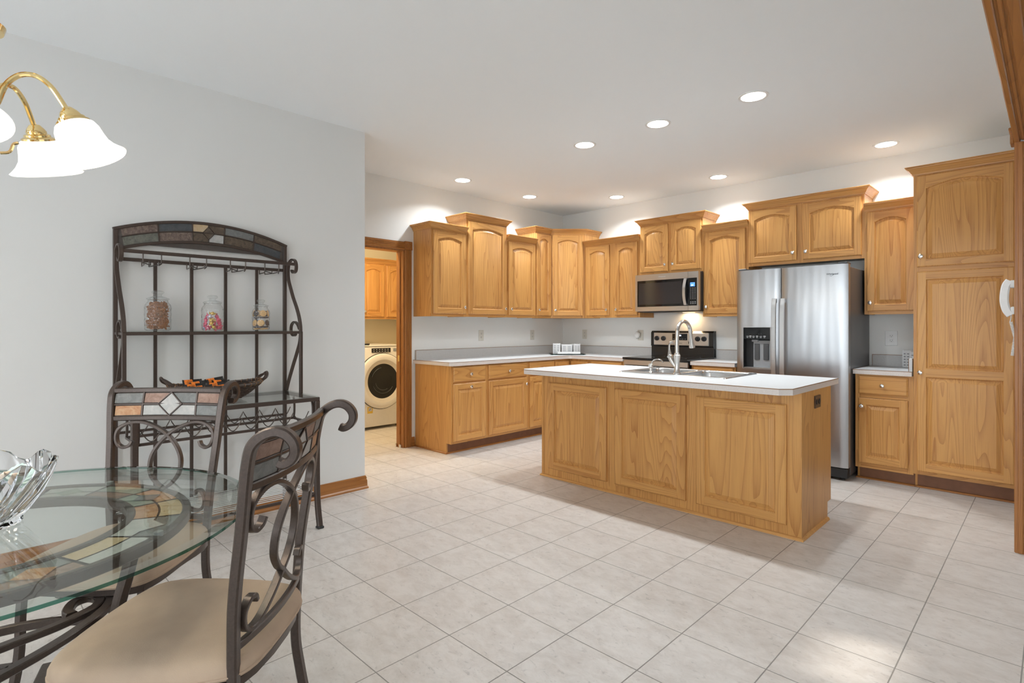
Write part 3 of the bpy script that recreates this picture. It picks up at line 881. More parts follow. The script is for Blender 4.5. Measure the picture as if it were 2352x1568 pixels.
base('oak base cabinet with drawer over a pull-out front, nearest the laundry doorway', (XBF, 3.410, 0), R90, 0.470,
     [(0.020, 0.430, 0.714, 0.148, True)], [(0.020, 0.430, 0.128, 0.570, 0.215, 0.532)], (True, False))
base('oak base cabinet with wide drawer and door, second along the left worktop', (XBF, 3.880, 0), R90, 0.630,
     [(0.025, 0.580, 0.714, 0.148, True)], [(0.025, 0.580, 0.128, 0.570, 0.555, 0.50)])
base('oak base cabinet with drawer and door, half hidden by the left end of island', (XBF, 4.510, 0), R90, 0.450,
     [(0.023, 0.420, 0.714, 0.148, True)], [(0.023, 0.420, 0.128, 0.570, 0.395, 0.50)])
# corner base with an L-shaped folding door
t = thing('corner_base_cabinet', 'oak corner base cabinet with folding L-shaped door under the glass board', 'cabinet', (XBF, PYF, 0), 0, 'oak base cabinets')
mb = MB()
x0, y0 = XA + 0.002 - XBF, YB - 0.002 - PYF
mb.prism([(x0, -0.30), (0, -0.30), (0, 0), (0.298, 0), (0.298, y0), (x0, y0)], 0.105, 0.876, 'Z')
mb.build('body', [M_OAKV, M_OAKH], t)
o = door_mesh(0.262, 0.72, [(0.05, 0.67, 0)], 0.05).build('door', [M_OAKV, M_OAKH], t, (0.0005, -0.286, 0.128), (0, 0, R90), angle=22)
o = door_mesh(0.258, 0.72, [(0.05, 0.67, 0)], 0.05).build('door', [M_OAKV, M_OAKH], t, (0.0215, -0.0005, 0.128), angle=22)
mb = MB(); mb.prism([(-0.09, -0.30), (-0.075, -0.30), (-0.075, 0.075), (0.298, 0.075), (0.298, 0.09), (-0.09, 0.09)], 0, 0.105, 'Z')
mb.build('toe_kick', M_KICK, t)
base('oak base cabinet with drawer, between the corner and the left side of the range', (-3.929, PYF, 0), 0, 0.485,
     [(0.03, 0.425, 0.714, 0.148, True)], [(0.03, 0.425, 0.128, 0.570, 0.40, 0.50)])
base('oak base cabinet with drawer, between the range and the refrigerator', (-2.640, PYF, 0), 0, 0.450,
     [(0.02, 0.410, 0.714, 0.148, True)], [(0.02, 0.410, 0.128, 0.570, 0.03, 0.50)])
base('small oak base cabinet with drawer and door, between the refrigerator and the pantry', (-1.190, PYF, 0), 0, 0.394,
     [(0.024, 0.338, 0.714, 0.148, True)], [(0.024, 0.338, 0.146, 0.536, 0.026, 0.468)], (True, False))

# ------------------------------------------------------------------ worktops
def worktop(label, outline, front, base_pt, splash=None, cat='worktop'):
    t = thing('worktop', label, cat, base_pt)
    mb = MB(); mb.prism(outline, 0.877, 0.914, 'Z', 0)
    mb.build('slab', [M_LAM], t, world=True)
    eb = MB(); eb.sweep(front, [(0.0002, 0.8765), (0.0016, 0.8765), (0.0016, 0.9095), (0.0002, 0.9095)])
    eb.build('front_edge', M_LAME, t, world=True)
    sb = MB(); sb.sweep(front, [(0.0002, 0.9095), (0.0018, 0.9095), (0.0018, 0.9145), (0.0002, 0.9145)])
    sb.build('edge_seam', M_SEAM, t, world=True)
    return t
XCF, YCF = XA + 0.64, YB - 0.64
t = worktop('long white L-shaped laminate worktop running from the laundry doorway round the corner to the range',
            [(XA + .002, 3.388), (XCF - 0.03, 3.388), (XCF, 3.418), (XCF, YCF - 0.03), (XCF + 0.03, YCF), (-3.445, YCF), (-3.445, YB - .002), (XA + .002, YB - .002)],
            [(XA + .002, 3.388), (XCF - 0.03, 3.388), (XCF, 3.418), (XCF, YCF - 0.03), (XCF + 0.03, YCF), (-3.445, YCF)], (XA, YB, 0.877))
def splash(t, boxes, seams):
    mb = MB()
    for b in boxes: mb.box(*b, 0.9142, 1.016)
    mb.build('backsplash', M_LAMB, t, world=True)
    mb = MB()
    for b in seams: mb.box(*b)
    mb.build('splash_seam', M_SEAM, t, world=True)
splash(t, [(XA + .002, XA + .022, 3.408, YB - .002), (XA + .022, -3.445, YB - .022, YB - .002)],
       [(XA + .020, XA + .0235, 3.407, YB - .022, 1.0125, 1.0165), (XA + .020, XA + .0235, 3.407, 3.411, 0.9145, 1.0125), (XA + .0235, -3.445, YB - .0235, YB - .020, 1.0125, 1.0165)])
t = worktop('short white laminate worktop between the range and the refrigerator',
            [(-2.642, YCF), (-2.188, YCF), (-2.188, YB - .002), (-2.642, YB - .002)], [(-2.642, YCF), (-2.188, YCF)], (-2.4, YB, 0.877))
splash(t, [(-2.642, -2.188, YB - .022, YB - .002)], [(-2.642, -2.188, YB - .0235, YB - .020, 1.0125, 1.0165)])
t = worktop('short white laminate worktop between the refrigerator and the pantry',
            [(-1.200, YCF), (-0.802, YCF), (-0.802, YB - .002), (-1.200, YB - .002)], [(-1.200, YB - .002), (-1.200, YCF), (-0.802, YCF)], (-1.0, YB, 0.877))
splash(t, [(-1.190, -0.822, YB - .022, YB - .002)], [(-1.190, -0.822, YB - .0235, YB - .020, 1.0125, 1.0165), (-1.190, -1.186, YB - .0235, YB - .020, 0.9145, 1.0125)])
MB().box(-0.822, -0.802, YCF + 0.02, YB - 0.024, 0.9142, 1.016).build('side_splash', M_LAM, t, world=True)
MB().box(-0.826, -0.822, YCF + 0.02, YCF + 0.024, 0.9145, 1.016).build('splash_seam', M_SEAM, t, world=True)

# ------------------------------------------------------------------ island
IX0, IX1, IY0, IY1 = -3.118, -1.072, 3.509, 4.108
t = thing('kitchen_island', 'oak kitchen island with three raised panels facing the dining area', 'kitchen island', (-2.095, 3.8, 0))
mb = MB()
for xa_, xb_ in ((IX0, IX0 + 0.018), (IX1 - 0.018, IX1)):
    mb.prism([(IY0, 0), (IY1 - 0.075, 0), (IY1 - 0.075, 0.114), (IY1, 0.114), (IY1, 0.876), (IY0, 0.876)], xa_, xb_, 'X')
mb.box(IX0 + 0.018, IX1 - 0.018, IY0, IY0 + 0.018, 0, 0.876).box(IX0 + 0.018, IX1 - 0.018, IY1 - 0.018, IY1, 0.114, 0.876).box(IX0 + 0.018, IX1 - 0.018, IY1 - 0.093, IY1 - 0.075, 0, 0.114).box(IX0 + 0.018, IX1 - 0.018, IY0 + 0.018, IY1 - 0.018, 0.10, 0.114)
mb.box(IX0 - 0.001, IX0 + 0.02, IY0 - 0.004, IY0, 0, 0.876).box(IX1 - 0.0, IX1 + 0.004, IY0 - 0.004, IY0 + 0.012, 0, 0.876)
mb.build('body', [M_OAKV], t, world=True)
for (a, b) in ((-3.037, -2.450), (-2.374, -1.799), (-1.723, -1.151)):
    o = door_mesh(b - a, 0.722, [(0.058, 0.664, 0)], 0.060).build('raised_panel', [M_OAKV, M_OAKH], t, (a - t.location.x, IY0 - 0.0005 - t.location.y, 0.077), angle=22)
for (a, b) in ((-1.10, -1.60), (-1.62, -2.40), (-2.42, -3.09)):
    door_mesh(a - b, 0.73, [(0.058, 0.672, 0)], 0.058).build('door', [M_OAKV, M_OAKH], t, (a - t.location.x, IY1 + 0.0005 - t.location.y, 0.130), (0, 0, PI), angle=22)
mb = MB(); mb.sweep([(IX0, IY1 - 0.08), (IX0, IY0), (IX1, IY0), (IX1, IY1 - 0.08)], [(0, 0), (0.016, 0), (0.015, 0.008), (0.008, 0.016), (0, 0.018)])
mb.build('shoe_molding', M_OAKH, t, world=True)
mb = MB(); mb.box(IX1 + 0.0002, IX1 + 0.007, 3.754, 3.866, 0.757, 0.835, bev=0.002)
op = mb.build('outlet_plate', M_BROWNP, t, world=True); op['label'] = 'dark brown outlet plate'
mb = MB()
for yy in (3.785, 3.835):
    mb.lathe([(0.017, 0), (0.017, 0.003), (0, 0.0035)], 16, (IX1 + 0.007, yy, 0.796), axis='X')
mb.build('socket', M_BLACKM, op, world=True)

TX0, TX1, TY0, TY1 = -3.166, -1.064, 3.280, 4.250
SX0, SX1, SY0, SY1 = -2.405, -1.600, 3.640, 4.185         # sink cut-out
t = thing('island_worktop', 'white laminate island worktop with clipped front corners around the steel sink', 'worktop', (-2.115, 3.765, 0.877))
mb = MB(); c = 0.055
mb.prism([(TX0 + c, TY0), (TX1 - c, TY0), (TX1, TY0 + c), (TX1, SY0), (TX0, SY0), (TX0, TY0 + c)], 0.877, 0.914, 'Z')
mb.box(TX0, SX0, SY0, SY1, 0.877, 0.914).box(SX1, TX1, SY0, SY1, 0.877, 0.914).box(TX0, TX1, SY1, TY1, 0.877, 0.914)
mb.build('slab', M_LAM, t, world=True)
loop = [(TX0 + c, TY0), (TX1 - c, TY0), (TX1, TY0 + c), (TX1, TY1), (TX0, TY1), (TX0, TY0 + c)]
mb = MB(); mb.sweep(loop, [(0.0002, 0.8765), (0.0016, 0.8765), (0.0016, 0.9095), (0.0002, 0.9095)], closed=True)
mb.build('front_edge', M_LAME, t, world=True)
mb = MB(); mb.sweep(loop, [(0.0002, 0.9095), (0.0018, 0.9095), (0.0018, 0.9145), (0.0002, 0.9145)], closed=True)
mb.build('edge_seam', M_SEAM, t, world=True)

# sink: rim plus two bowls
t = thing('kitchen_sink', 'stainless steel double-bowl sink set into the island worktop', 'sink', (-2.0, 3.9, 0.914))
def rrect(x0, x1, y0, y1, r, n=5):
    p = []
    for cx, cy, a0 in ((x1 - r, y1 - r, 0), (x0 + r, y1 - r, 90), (x0 + r, y0 + r, 180), (x1 - r, y0 + r, 270)):
        for i in range(n + 1):
            a = RAD(a0 + 90 * i / n); p.append((cx + r * math.cos(a), cy + r * math.sin(a)))
    return p
def bowl(mb, x0, x1, y0, y1, depth):
    L = [(rrect(x0, x1, y0, y1, 0.05), 0.9195), (rrect(x0 + .004, x1 - .004, y0 + .004, y1 - .004, 0.05), 0.915), (rrect(x0 + .008, x1 - .008, y0 + .008, y1 - .008, .05), 0.90),
         (rrect(x0 + .018, x1 - .018, y0 + .018, y1 - .018, .05), 0.92 - depth + .03), (rrect(x0 + .045, x1 - .045, y0 + .045, y1 - .045, .04), 0.92 - depth)]
    k = len(L[0][0]); vs = [(p[0], p[1], z) for lp, z in L for p in lp]
    fs = [(a * k + i, a * k + (i + 1) % k, (a + 1) * k + (i + 1) % k, (a + 1) * k + i) for a in range(len(L) - 1) for i in range(k)]
    fs.append([(len(L) - 1) * k + i for i in range(k)])
    mb.raw(vs, fs)
RX0, RX1, RY0, RY1 = -2.425, -1.580, 3.615, 4.205
B1 = (-2.39, -2.01, 3.755, 4.17); B2 = (-1.985, -1.615, 3.68, 4.17)
def plate_with_holes(mb, outer, holes, z):
    bm = bmesh.new()
    edges = []
    for lp in [outer] + holes:
        vs = [bm.verts.new((p[0], p[1], z)) for p in lp]
        for i in range(len(vs)): edges.append(bm.edges.new((vs[i], vs[(i + 1) % len(vs)])))
    bmesh.ops.triangle_fill(bm, use_beauty=True, use_dissolve=False, edges=edges)
    mb.bm(bm)
mb = MB()
ro = rrect(RX0, RX1, RY0, RY1, 0.03)
ri = rrect(RX0 + .006, RX1 - .006, RY0 + .006, RY1 - .006, .028)
ri2 = rrect(RX0 + .013, RX1 - .013, RY0 + .013, RY1 - .013, .026)
k = len(ro)
vs = [(p[0], p[1], 0.9146) for p in ro] + [(p[0], p[1], 0.9215) for p in ri] + [(p[0], p[1], 0.9195) for p in ri2]
mb.raw(vs, [(a * k + i, a * k + (i + 1) % k, (a + 1) * k + (i + 1) % k, (a + 1) * k + i) for a in (0, 1) for i in range(k)])
plate_with_holes(mb, ri2, [rrect(*B1, 0.05), rrect(*B2, 0.05)], 0.9195)
mb.build('rim', M_SINK, t, world=True)
for bb, dp in ((B1, 0.17), (B2, 0.19)):
    mb = MB(); bowl(mb, *bb, dp)
    o = mb.build('bowl', M_SINK, t, world=True)
    cx, cy = (bb[0] + bb[1]) / 2, (bb[2] + bb[3]) / 2
    MB().lathe([(0.042, 0.001), (0.04, 0.003), (0.03, 0.002), (0.0, 0.0015)], 20, (cx, cy, 0.92 - dp)).build('drain', M_CHROME, o, world=True)

# faucet
FX, FY = -1.974, 3.705
t = thing('kitchen_faucet', 'brushed nickel gooseneck faucet with side lever on the island sink', 'faucet', (FX, FY, 0.9197))
mb = MB(); mb.lathe([(0.030, 0), (0.030, 0.004), (0.026, 0.010), (0.0215, 0.020), (0.0185, 0.06), (0.0195, 0.095), (0.0245, 0.135), (0.0255, 0.148), (0.020, 0.155), (0.0195, 0.160), (0.0150, 0.166), (0.0150, 0.170)], 24)
mb.build('base', M_NICKEL, t)
pts = [(0, 0, 0.168), (0, 0, 0.26), (0, 0.004, 0.31)]
for i in range(1, 12):
    a = PI - PI * i / 12 * 0.98
    pts.append((0, 0.105 + 0.103 * math.cos(a), 0.318 + 0.098 * math.sin(a)))
pts += [(0, 0.214, 0.298)]
mb = MB(); mb.tube(spline(pts, 3), 0.0145, n=14)
mb.build('spout', M_NICKEL, t)
mb = MB()
mb.tube([(0, 0.212, 0.305), (0, 0.222, 0.262), (0, 0.231, 0.222), (0, 0.236, 0.204), (0, 0.237, 0.200)], 0.0165, n=14, taper=[0.9, 1.02, 1.28, 1.42, 1.3])
mb.tube([(-0.017, 0.222, 0.262), (-0.020, 0.228, 0.236)], 0.006, n=8)
hd = mb.build('spray_head', M_NICKEL, t)
MB().box(-0.0235, -0.017, 0.219, 0.236, 0.232, 0.256, bev=0.002).build('spray_button', M_BLACKM, hd)
mb = MB()
mb.tube([(0, 0, 0.045), (-0.020, 0, 0.072), (-0.040, 0, 0.105), (-0.056, 0, 0.135)], 0.0185, n=14, taper=[0.8, 0.95, 1.05, 1.0])
mb.tube([(-0.045, 0, 0.130), (-0.064, 0, 0.142)], 0.021, n=14)
mb.tube(spline([(-0.056, 0, 0.136), (-0.060, 0, 0.175), (-0.062, 0, 0.205), (-0.060, 0, 0.232), (-0.050, 0, 0.247), (-0.034, 0, 0.249)], 4), 0.010, n=10, taper=[1.9, 1.7, 1.4, 1.2, 1.0, .9, .8, .75, .7, .7, .7, .7, .75, .8, .85, .9, .95, 1, 1.05, 1.1, 1.1])
mb.build('handle', M_NICKEL, t)
t.scale = (1, 1, 0.93)
t = thing('soap_dispenser', 'small nickel soap pump beside the faucet at the left of the sink', 'soap dispenser', (-2.172, 3.675, 0.9197))
MB().lathe([(0.016, 0), (0.016, 0.004), (0.009, 0.012), (0.009, 0.038), (0.017, 0.044), (0.018, 0.062), (0.014, 0.068), (0.0, 0.069)], 18).build('pump_body', M_NICKEL, t)
mb = MB(); mb.tube(spline([(0, 0, 0.06), (0.010, 0.012, 0.086), (0.030, 0.034, 0.098), (0.052, 0.058, 0.094), (0.064, 0.072, 0.078)], 4), 0.0055, n=8)
mb.build('nozzle', M_NICKEL, t)

# ------------------------------------------------------------------ refrigerator
RXL, RXR, RS, RF = -2.116, -1.206, -1.7265, 5.10
t = thing('refrigerator', 'stainless steel side-by-side refrigerator with water dispenser in its left door', 'refrigerator', (-1.661, RF, 0))
mb = MB(); mb.box(RXL + 0.006, RXR - 0.004, RF + 0.088, YB - 0.03, 0.03, 1.765, bev=0.006)
mb.build('body', M_FRSIDE, t, world=True)
def fridge_door(x0, x1, hole=None):
    """gently bowed steel door front with wrapped edges; hole (hx0,hx1,z0,z1)"""
    mb = MB(); z0, z1 = 0.108, 1.782; yb = RF + 0.075
    n = 16; xs = [x0 + (x1 - x0) * i / n for i in range(n + 1)]
    zs = [z0, z1]
    if hole:
        xs = sorted(set([v for v in xs if abs(v - hole[0]) > .012 and abs(v - hole[1]) > .012] + [hole[0], hole[1]]))
        zs = [z0, hole[2], hole[3], z1]
    def yf(x):
        a = (x - x0) / (x1 - x0) * 2 - 1
        e = 0.016 * max(0.0, (abs(a) - 0.93) / 0.07) ** 2
        return RF - 0.010 + 0.010 * a * a + e
    nx = len(xs)
    vs = [(x, yf(x), z) for z in zs for x in xs]
    fs = []
    for j in range(len(zs) - 1):
        for i in range(nx - 1):
            if hole and j == 1 and xs[i] >= hole[0] - 1e-6 and xs[i + 1] <= hole[1] + 1e-6: continue
            fs.append((j * nx + i, j * nx + i + 1, (j + 1) * nx + i + 1, (j + 1) * nx + i))
    mb.raw(vs, fs)
    # sides, top, bottom, back
    vs = [(x, yf(x), z) for z in (z0, z1) for x in xs] + [(x, yb, z) for z in (z0, z1) for x in xs]
    fs = []
    for i in range(nx - 1):
        fs.append((nx + i, nx + i + 1, 3 * nx + i + 1, 3 * nx + i))
        fs.append((i, 2 * nx + i, 2 * nx + i + 1, i + 1))
    fs.append((0, nx, 3 * nx, 2 * nx)); fs.append((nx - 1, 3 * nx - 1, 4 * nx - 1, 2 * nx - 1))
    fs.append((2 * nx, 3 * nx, 4 * nx - 1, 3 * nx - 1))
    mb.raw(vs, fs)
    return mb
HO = (-2.050, -1.806, 0.885, 1.260)
dl_ = fridge_door(RXL, RS - 0.003, HO).build('freezer_door', M_STEEL, t, world=True, angle=40)
dr_ = fridge_door(RS + 0.003, RXR).build('refrigerator_door', M_STEEL, t, world=True, angle=40)
# dispenser
mb = MB(); ym = RF + 0.06
hx0, hx1, hz0, hz1 = HO
vs = [(hx0, RF - .006, hz0), (hx1, RF - .006, hz0), (hx1, RF - .006, hz1), (hx0, RF - .006, hz1), (hx0, ym, hz0), (hx1, ym, hz0), (hx1, ym, hz1), (hx0, ym, hz1)]
mb.raw(vs, [(0, 4, 5, 1), (1, 5, 6, 2), (2, 6, 7, 3), (3, 7, 4, 0), (4, 7, 6, 5)])
ds = mb.build('dispenser_recess', M_BLACKM, dl_, loc=(0, 0, 0), world=True)
mb = MB()
fr = [(hx0, hz0), (hx1, hz0), (hx1, hz1), (hx0, hz1)]
mb.tube([(x, RF - 0.010, z) for x, z in fr], 0.012, 0.010, (0, 1, 0), closed=True)
mb.build('dispenser_frame', M_STEEL2, ds, world=True)
# (sub-parts stay within three levels: refrigerator > door > dispenser pieces)
for o in list(dl_.children):
    pass
for o in list(ds.children):
    o.parent = dl_
mb = MB(); mb.box(hx0 + .004, hx1 - .004, RF - .009, RF + .05, 1.152, hz1 - .004, bev=0.002)
mb.build('dispenser_panel', M_BLACKG, dl_, world=True)
mb = MB()
for i, x in enumerate((-2.012, -1.985, -1.957, -1.926, -1.893, -1.861)):
    mb.box(x - 0.009, x + 0.011, RF - .0100, RF - .0088, 1.176, 1.180 + 0.003 * (i % 2)); mb.box(x - 0.007, x + 0.008, RF - .0100, RF - .0088, 1.165, 1.169)
mb.lathe([(0.012, 0), (0.012, 0.0008), (0.010, 0.0008), (0.010, 0)], 20, (-1.90, RF - .0095, 1.20), axis='Y', cap=False)
mb.build('panel_print', M_LPRINT, dl_, world=True)
mb = MB(); mb.box(-1.975, -1.815, RF + .035, RF + .058, 0.892, 1.140, bev=0.003)
mb.box(-1.985, -1.93, RF + .02, RF + .05, 1.128, 1.148, bev=0.003)
mb.build('dispenser_back', M_MGREY, dl_, world=True)
for x in (-1.962, -1.882):
    MB().box(x, x + 0.045, RF + .022, RF + .036, 0.965, 1.110, bev=0.003).build('dispenser_paddle', M_DGREY, dl_, world=True)
MB().box(hx0 + .004, hx1 - .004, RF - .004, RF + .05, hz0 + .001, hz0 + .012, bev=0.003).build('drip_tray', M_STEEL2, dl_, world=True)
for x, par in ((-1.7685, dl_), (-1.699, dr_)):
    mb = MB()
    mb.tube(spline([(x, RF - 0.030, 0.56), (x, RF - 0.050, 0.70), (x, RF - 0.055, 1.04), (x, RF - 0.050, 1.38), (x, RF - 0.030, 1.512)], 6), 0.036, 0.014, (1, 0, 0))
    mb.box(x - 0.012, x + 0.012, RF - 0.036, RF + 0.004, 0.57, 0.60, bev=0.003).box(x - 0.012, x + 0.012, RF - 0.036, RF + 0.004, 1.475, 1.505, bev=0.003)
    mb.build('handle', M_STEEL2, par, world=True)
lg = text_mesh('brand_lettering', 'Whirlpool', 0.021, M_INK, dr_, (0, 0, 0), (PI / 2, 0, 0))
lg.location = (-1.318 - t.location.x, RF - 0.0103 - t.location.y, 1.702)
mb = MB(); mb.tube(spline([(-1.335, RF - .0106, 1.690), (-1.326, RF - .0106, 1.686), (-1.316, RF - .0106, 1.690), (-1.311, RF - .0106, 1.700)], 4), 0.0008, n=6)
mb.build('brand_swoosh', M_INK, dr_, world=True)
mb = MB(); mb.box(RXL + 0.01, RXR - 0.006, RF + 0.01, RF + 0.09, 0.022, 0.100, bev=0.004)
mb.build('base_grille', M_BLACKM, t, world=True)
for x in (RXR - 0.05, RXL + 0.05):
    MB().lathe([(0.02, 0), (0.02, 0.012), (0.008, 0.014), (0.008, 0.03)], 14, (x, RF + 0.05, 0)).build('foot', M_BLACKM, t, world=True)
for x in (RXR - 0.045, RXL + 0.045, ):
    MB().box(x - 0.035, x + 0.035, RF + 0.02, RF + 0.14, 1.783, 1.80, bev=0.004).build('hinge_cover', M_DGREY, t, world=True)

# ------------------------------------------------------------------ microwave
MX0, MX1, MY, MZ0, MZ1 = -3.420, -2.660, 5.450, 1.433, 1.849
t = thing('microwave_oven', 'stainless steel over-the-range microwave with black window and blue display', 'microwave', (-3.04, MY, MZ0))
mb = MB(); mb.box(MX0, MX1, MY + 0.045, YB - 0.003, MZ0 - 0.006, MZ1, bev=0.004)
mb.build('body', M_BLACKM, t, world=True)
dd = MB()
def frame(mb, x0, x1, z0, z1, hx0, hx1, hz0, hz1, y0, y1):
    mb.box(x0, hx0, y0, y1, z0, z1).box(hx1, x1, y0, y1, z0, z1).box(hx0, hx1, y0, y1, z0, hz0).box(hx0, hx1, y0, y1, hz1, z1)
frame(dd, MX0, -2.776, MZ0 + .004, MZ1, -3.394, -2.7765, 1.487, 1.781, MY, MY + 0.044)
do = dd.build('door', M_STEEL2, t, world=True)
MB().box(-3.394, -2.7765, MY + .002, MY + .044, 1.487, 1.781, bev=0.002).build('window', M_BLACKG, do, world=True)
MB().box(-3.374, -2.85, MY + .0012, MY + .004, 1.512, 1.752).build('window_screen', M_MWGLASS, do, world=True)
mb = MB(); mb.tube(spline([(-2.802, MY - .012, 1.776), (-2.802, MY - .040, 1.70), (-2.802, MY - .046, 1.636), (-2.802, MY - .040, 1.57), (-2.802, MY - .012, 1.497)], 6), 0.032, 0.008, (1, 0, 0))
mb.box(-2.816, -2.788, MY - .014, MY + .002, 1.765, 1.778).box(-2.816, -2.788, MY - .014, MY + .002, 1.495, 1.508)
mb.build('handle', M_STEEL2, do, world=True)
lg = text_mesh('brand_lettering', 'Whirlpool', 0.020, M_LPRINT, do, (0, 0, 0), (PI / 2, 0, 0))
lg.location = (-3.085 - t.location.x, -0.0006, 1.816 - t.location.z)
mb = MB(); frame(mb, -2.774, MX1, MZ0 + .004, MZ1, -2.774, -2.676, 1.487, 1.781, MY, MY + 0.044)
cp = mb.build('control_surround', M_STEEL2, t, world=True)
MB().box(-2.774, -2.676, MY + .0015, MY + .044, 1.487, 1.781, bev=0.001).build('control_panel', M_BLACKG, cp, world=True)
MB().box(-2.752, -2.700, MY + .0008, MY + .003, 1.690, 1.732).build('display', M_LCD, cp, world=True)
mb = MB(); mb.box(-2.740, -2.718, MY + .0002, MY + .001, 1.699, 1.708)
mb.build('display_digits', M_LCDW, cp, world=True)
mb = MB()
for r in range(8):
    for q in range(3):
        mb.box(-2.752 + q * 0.024, -2.740 + q * 0.024, MY + .0006, MY + .002, 1.672 - r * 0.016, 1.675 - r * 0.016)
for r in range(2):
    for q in range(3): mb.box(-2.752 + q * 0.024, -2.738 + q * 0.024, MY + .0006, MY + .002, 1.524 - r * 0.016, 1.529 - r * 0.016)
mb.build('key_print', M_LPRINT, cp, world=True)
ld = bpy.data.lights.new('hood_lamp', 'AREA'); ld.shape = 'RECTANGLE'; ld.size = 0.10; ld.size_y = 0.05; ld.energy = 1.1; ld.color = (1.0, 0.68, 0.36)
lo = bpy.data.objects.new('hood_lamp', ld); COL.objects.link(lo); lo.parent = t; lo.location = (0.09, 0.36, -0.012)
MB().box(0.03, 0.15, 0.33, 0.39, -0.010, -0.005).build('hood_lens', emit('hood_lens_glow', (1.0, 0.75, 0.45), 2.0), t)

# ------------------------------------------------------------------ range
GX0, GX1 = -3.418, -2.656
t = thing('electric_range', 'black and stainless electric range with glass cooktop and knobs on its backguard', 'range', (-3.037, 5.2, 0))
mb = MB(); mb.box(GX0 + .004, GX1 - .004, 5.235, YB - .03, 0.03, 0.905)
mb.build('body', M_BLACK, t, world=True)
MB().box(GX0 - .004, GX1 + .004, 5.185, 5.80, 0.906, 0.928, bev=0.004).build('cooktop', M_BLACKG, t, world=True)
mb = MB()
for (x, y, r) in ((-3.24, 5.36, .105), (-2.84, 5.36, .085), (-3.24, 5.64, .08), (-2.84, 5.64, .105)):
    mb.lathe([(r, 0.0), (r, 0.0004), (r - .004, 0.0004), (r - .004, 0)], 40, (x, y, 0.928), cap=False)
mb.build('burner_marks', M_DGREY, t, world=True)
mb = MB(); mb.box(GX0, GX1, 5.205, 5.234, 0.845, 0.903, bev=0.003)
mb.build('front_strip', M_STEEL2, t, world=True)
mb = MB(); mb.box(GX0 + .002, GX1 - .002, 5.195, 5.234, 0.25, 0.838, bev=0.004)
od = mb.build('oven_door', M_STEEL2, t, world=True)
MB().box(GX0 + .10, GX1 - .10, 5.192, 5.197, 0.36, 0.70).build('oven_window', M_BLACKG, od, world=True)
mb = MB(); mb.tube([(GX0 + .05, 5.155, 0.79), (GX1 - .05, 5.155, 0.79)], 0.012, n=12)
mb.box(GX0 + .07, GX0 + .09, 5.155, 5.197, 0.78, 0.80).box(GX1 - .09, GX1 - .07, 5.155, 5.197, 0.78, 0.80)
mb.build('oven_handle', M_STEEL2, od, world=True)
MB().box(GX0 + .002, GX1 - .002, 5.20, 5.234, 0.05, 0.24, bev=0.004).build('storage_drawer', M_STEEL2, t, world=True)
for x in (GX0 + .05, GX1 - .05):
    MB().lathe([(0.018, 0), (0.018, 0.03)], 12, (x, 5.28, 0)).build('foot', M_BLACKM, t, world=True)
mb = MB(); mb.prism([(5.800, 0.928), (5.862, 0.928), (5.862, 1.215), (5.812, 1.215), (5.790, 1.195), (5.790, 1.045), (5.802, 1.035)], GX0, GX1, 'X')
bg = mb.build('backguard', M_BLACK, t, world=True)
MB().box(-3.378, -2.703, 5.784, 5.791, 1.051, 1.195, bev=0.004).build('fascia', M_STEEL2, bg, world=True)
MB().box(-3.140, -2.955, 5.781, 5.786, 1.110, 1.184, bev=0.002).build('clock_panel', M_BLACKG, bg, world=True)
mb = MB(); mb.box(-3.068, -3.030, 5.7805, 5.782, 1.157, 1.171)
mb.build('clock_digits', M_LCDW, bg, world=True)
mb = MB()
for q in range(6): mb.box(-3.125 + q * .028, -3.115 + q * .028, 5.7805, 5.782, 1.122, 1.126)
mb.build('key_print', M_LPRINT, bg, world=True)
for x in (-3.337, -3.252, -2.832, -2.757):
    mb = MB(); mb.lathe([(0.028, 0), (0.027, 0.014), (0.022, 0.018), (0, 0.019)], 20, axis='Y')
    mb.v = [(p[0], -p[1], p[2]) for p in mb.v]
    mb.box(-0.004, 0.004, -0.027, -0.015, -0.024, 0.024, bev=0.002)
    mb.build('control_knob', M_BLACKM, bg, (x - t.location.x, 5.784 - t.location.y, 1.129))
lg = text_mesh('brand_lettering', 'Whirlpool', 0.013, M_INK, bg, (0, 0, 0), (PI / 2, 0, 0))
lg.location = (-3.046 - t.location.x, 5.7834 - t.location.y, 1.076)

# ------------------------------------------------------------------ outlets
def outlet(label, loc, rz, w=0.078, hh=0.125, mat=None, air=False):
    t = thing('wall_outlet', label, 'outlet', loc, rz, 'wall outlets over the worktops')
    MB().box(-w / 2, w / 2, -0.006, -0.0003, -hh / 2, hh / 2, bev=0.002).build('cover_plate', mat or M_WHITEP, t)
    mb = MB(); s = MB()
    for z in (-0.021, 0.021):
        mb.box(-0.016, 0.016, -0.0078, -0.0058, z - 0.014, z + 0.014, bev=0.001)
        s.box(-0.008, -0.0055, -0.0084, -0.0076, z - 0.001, z + 0.008).box(0.0055, 0.008, -0.0084, -0.0076, z - 0.001, z + 0.008).box(-0.0025, 0.0025, -0.0084, -0.0076, z - 0.010, z - 0.005)
    o = mb.build('receptacle', mat or M_WHITEP, t)
    s.build('slots', M_INK, o)
    return t
outlet('white double outlet on the alcove wall, nearer the laundry doorway', (XA, 4.355, 1.160), R90, mat=M_IVORY)
outlet('white double outlet on the alcove wall, nearer the corner', (XA, 5.247, 1.156), R90, mat=M_IVORY)
outlet('white double outlet on the back wall, right of the corner', (-4.460, YB, 1.163), 0, mat=M_IVORY)
outlet('white double outlet on the back wall with an air freshener plugged into it', (-3.610, YB, 1.160), 0, mat=M_IVORY)
outlet('large square white outlet plate above the small worktop by the pantry', (-1.048, YB, 1.162), 0, w=0.092, hh=0.132)
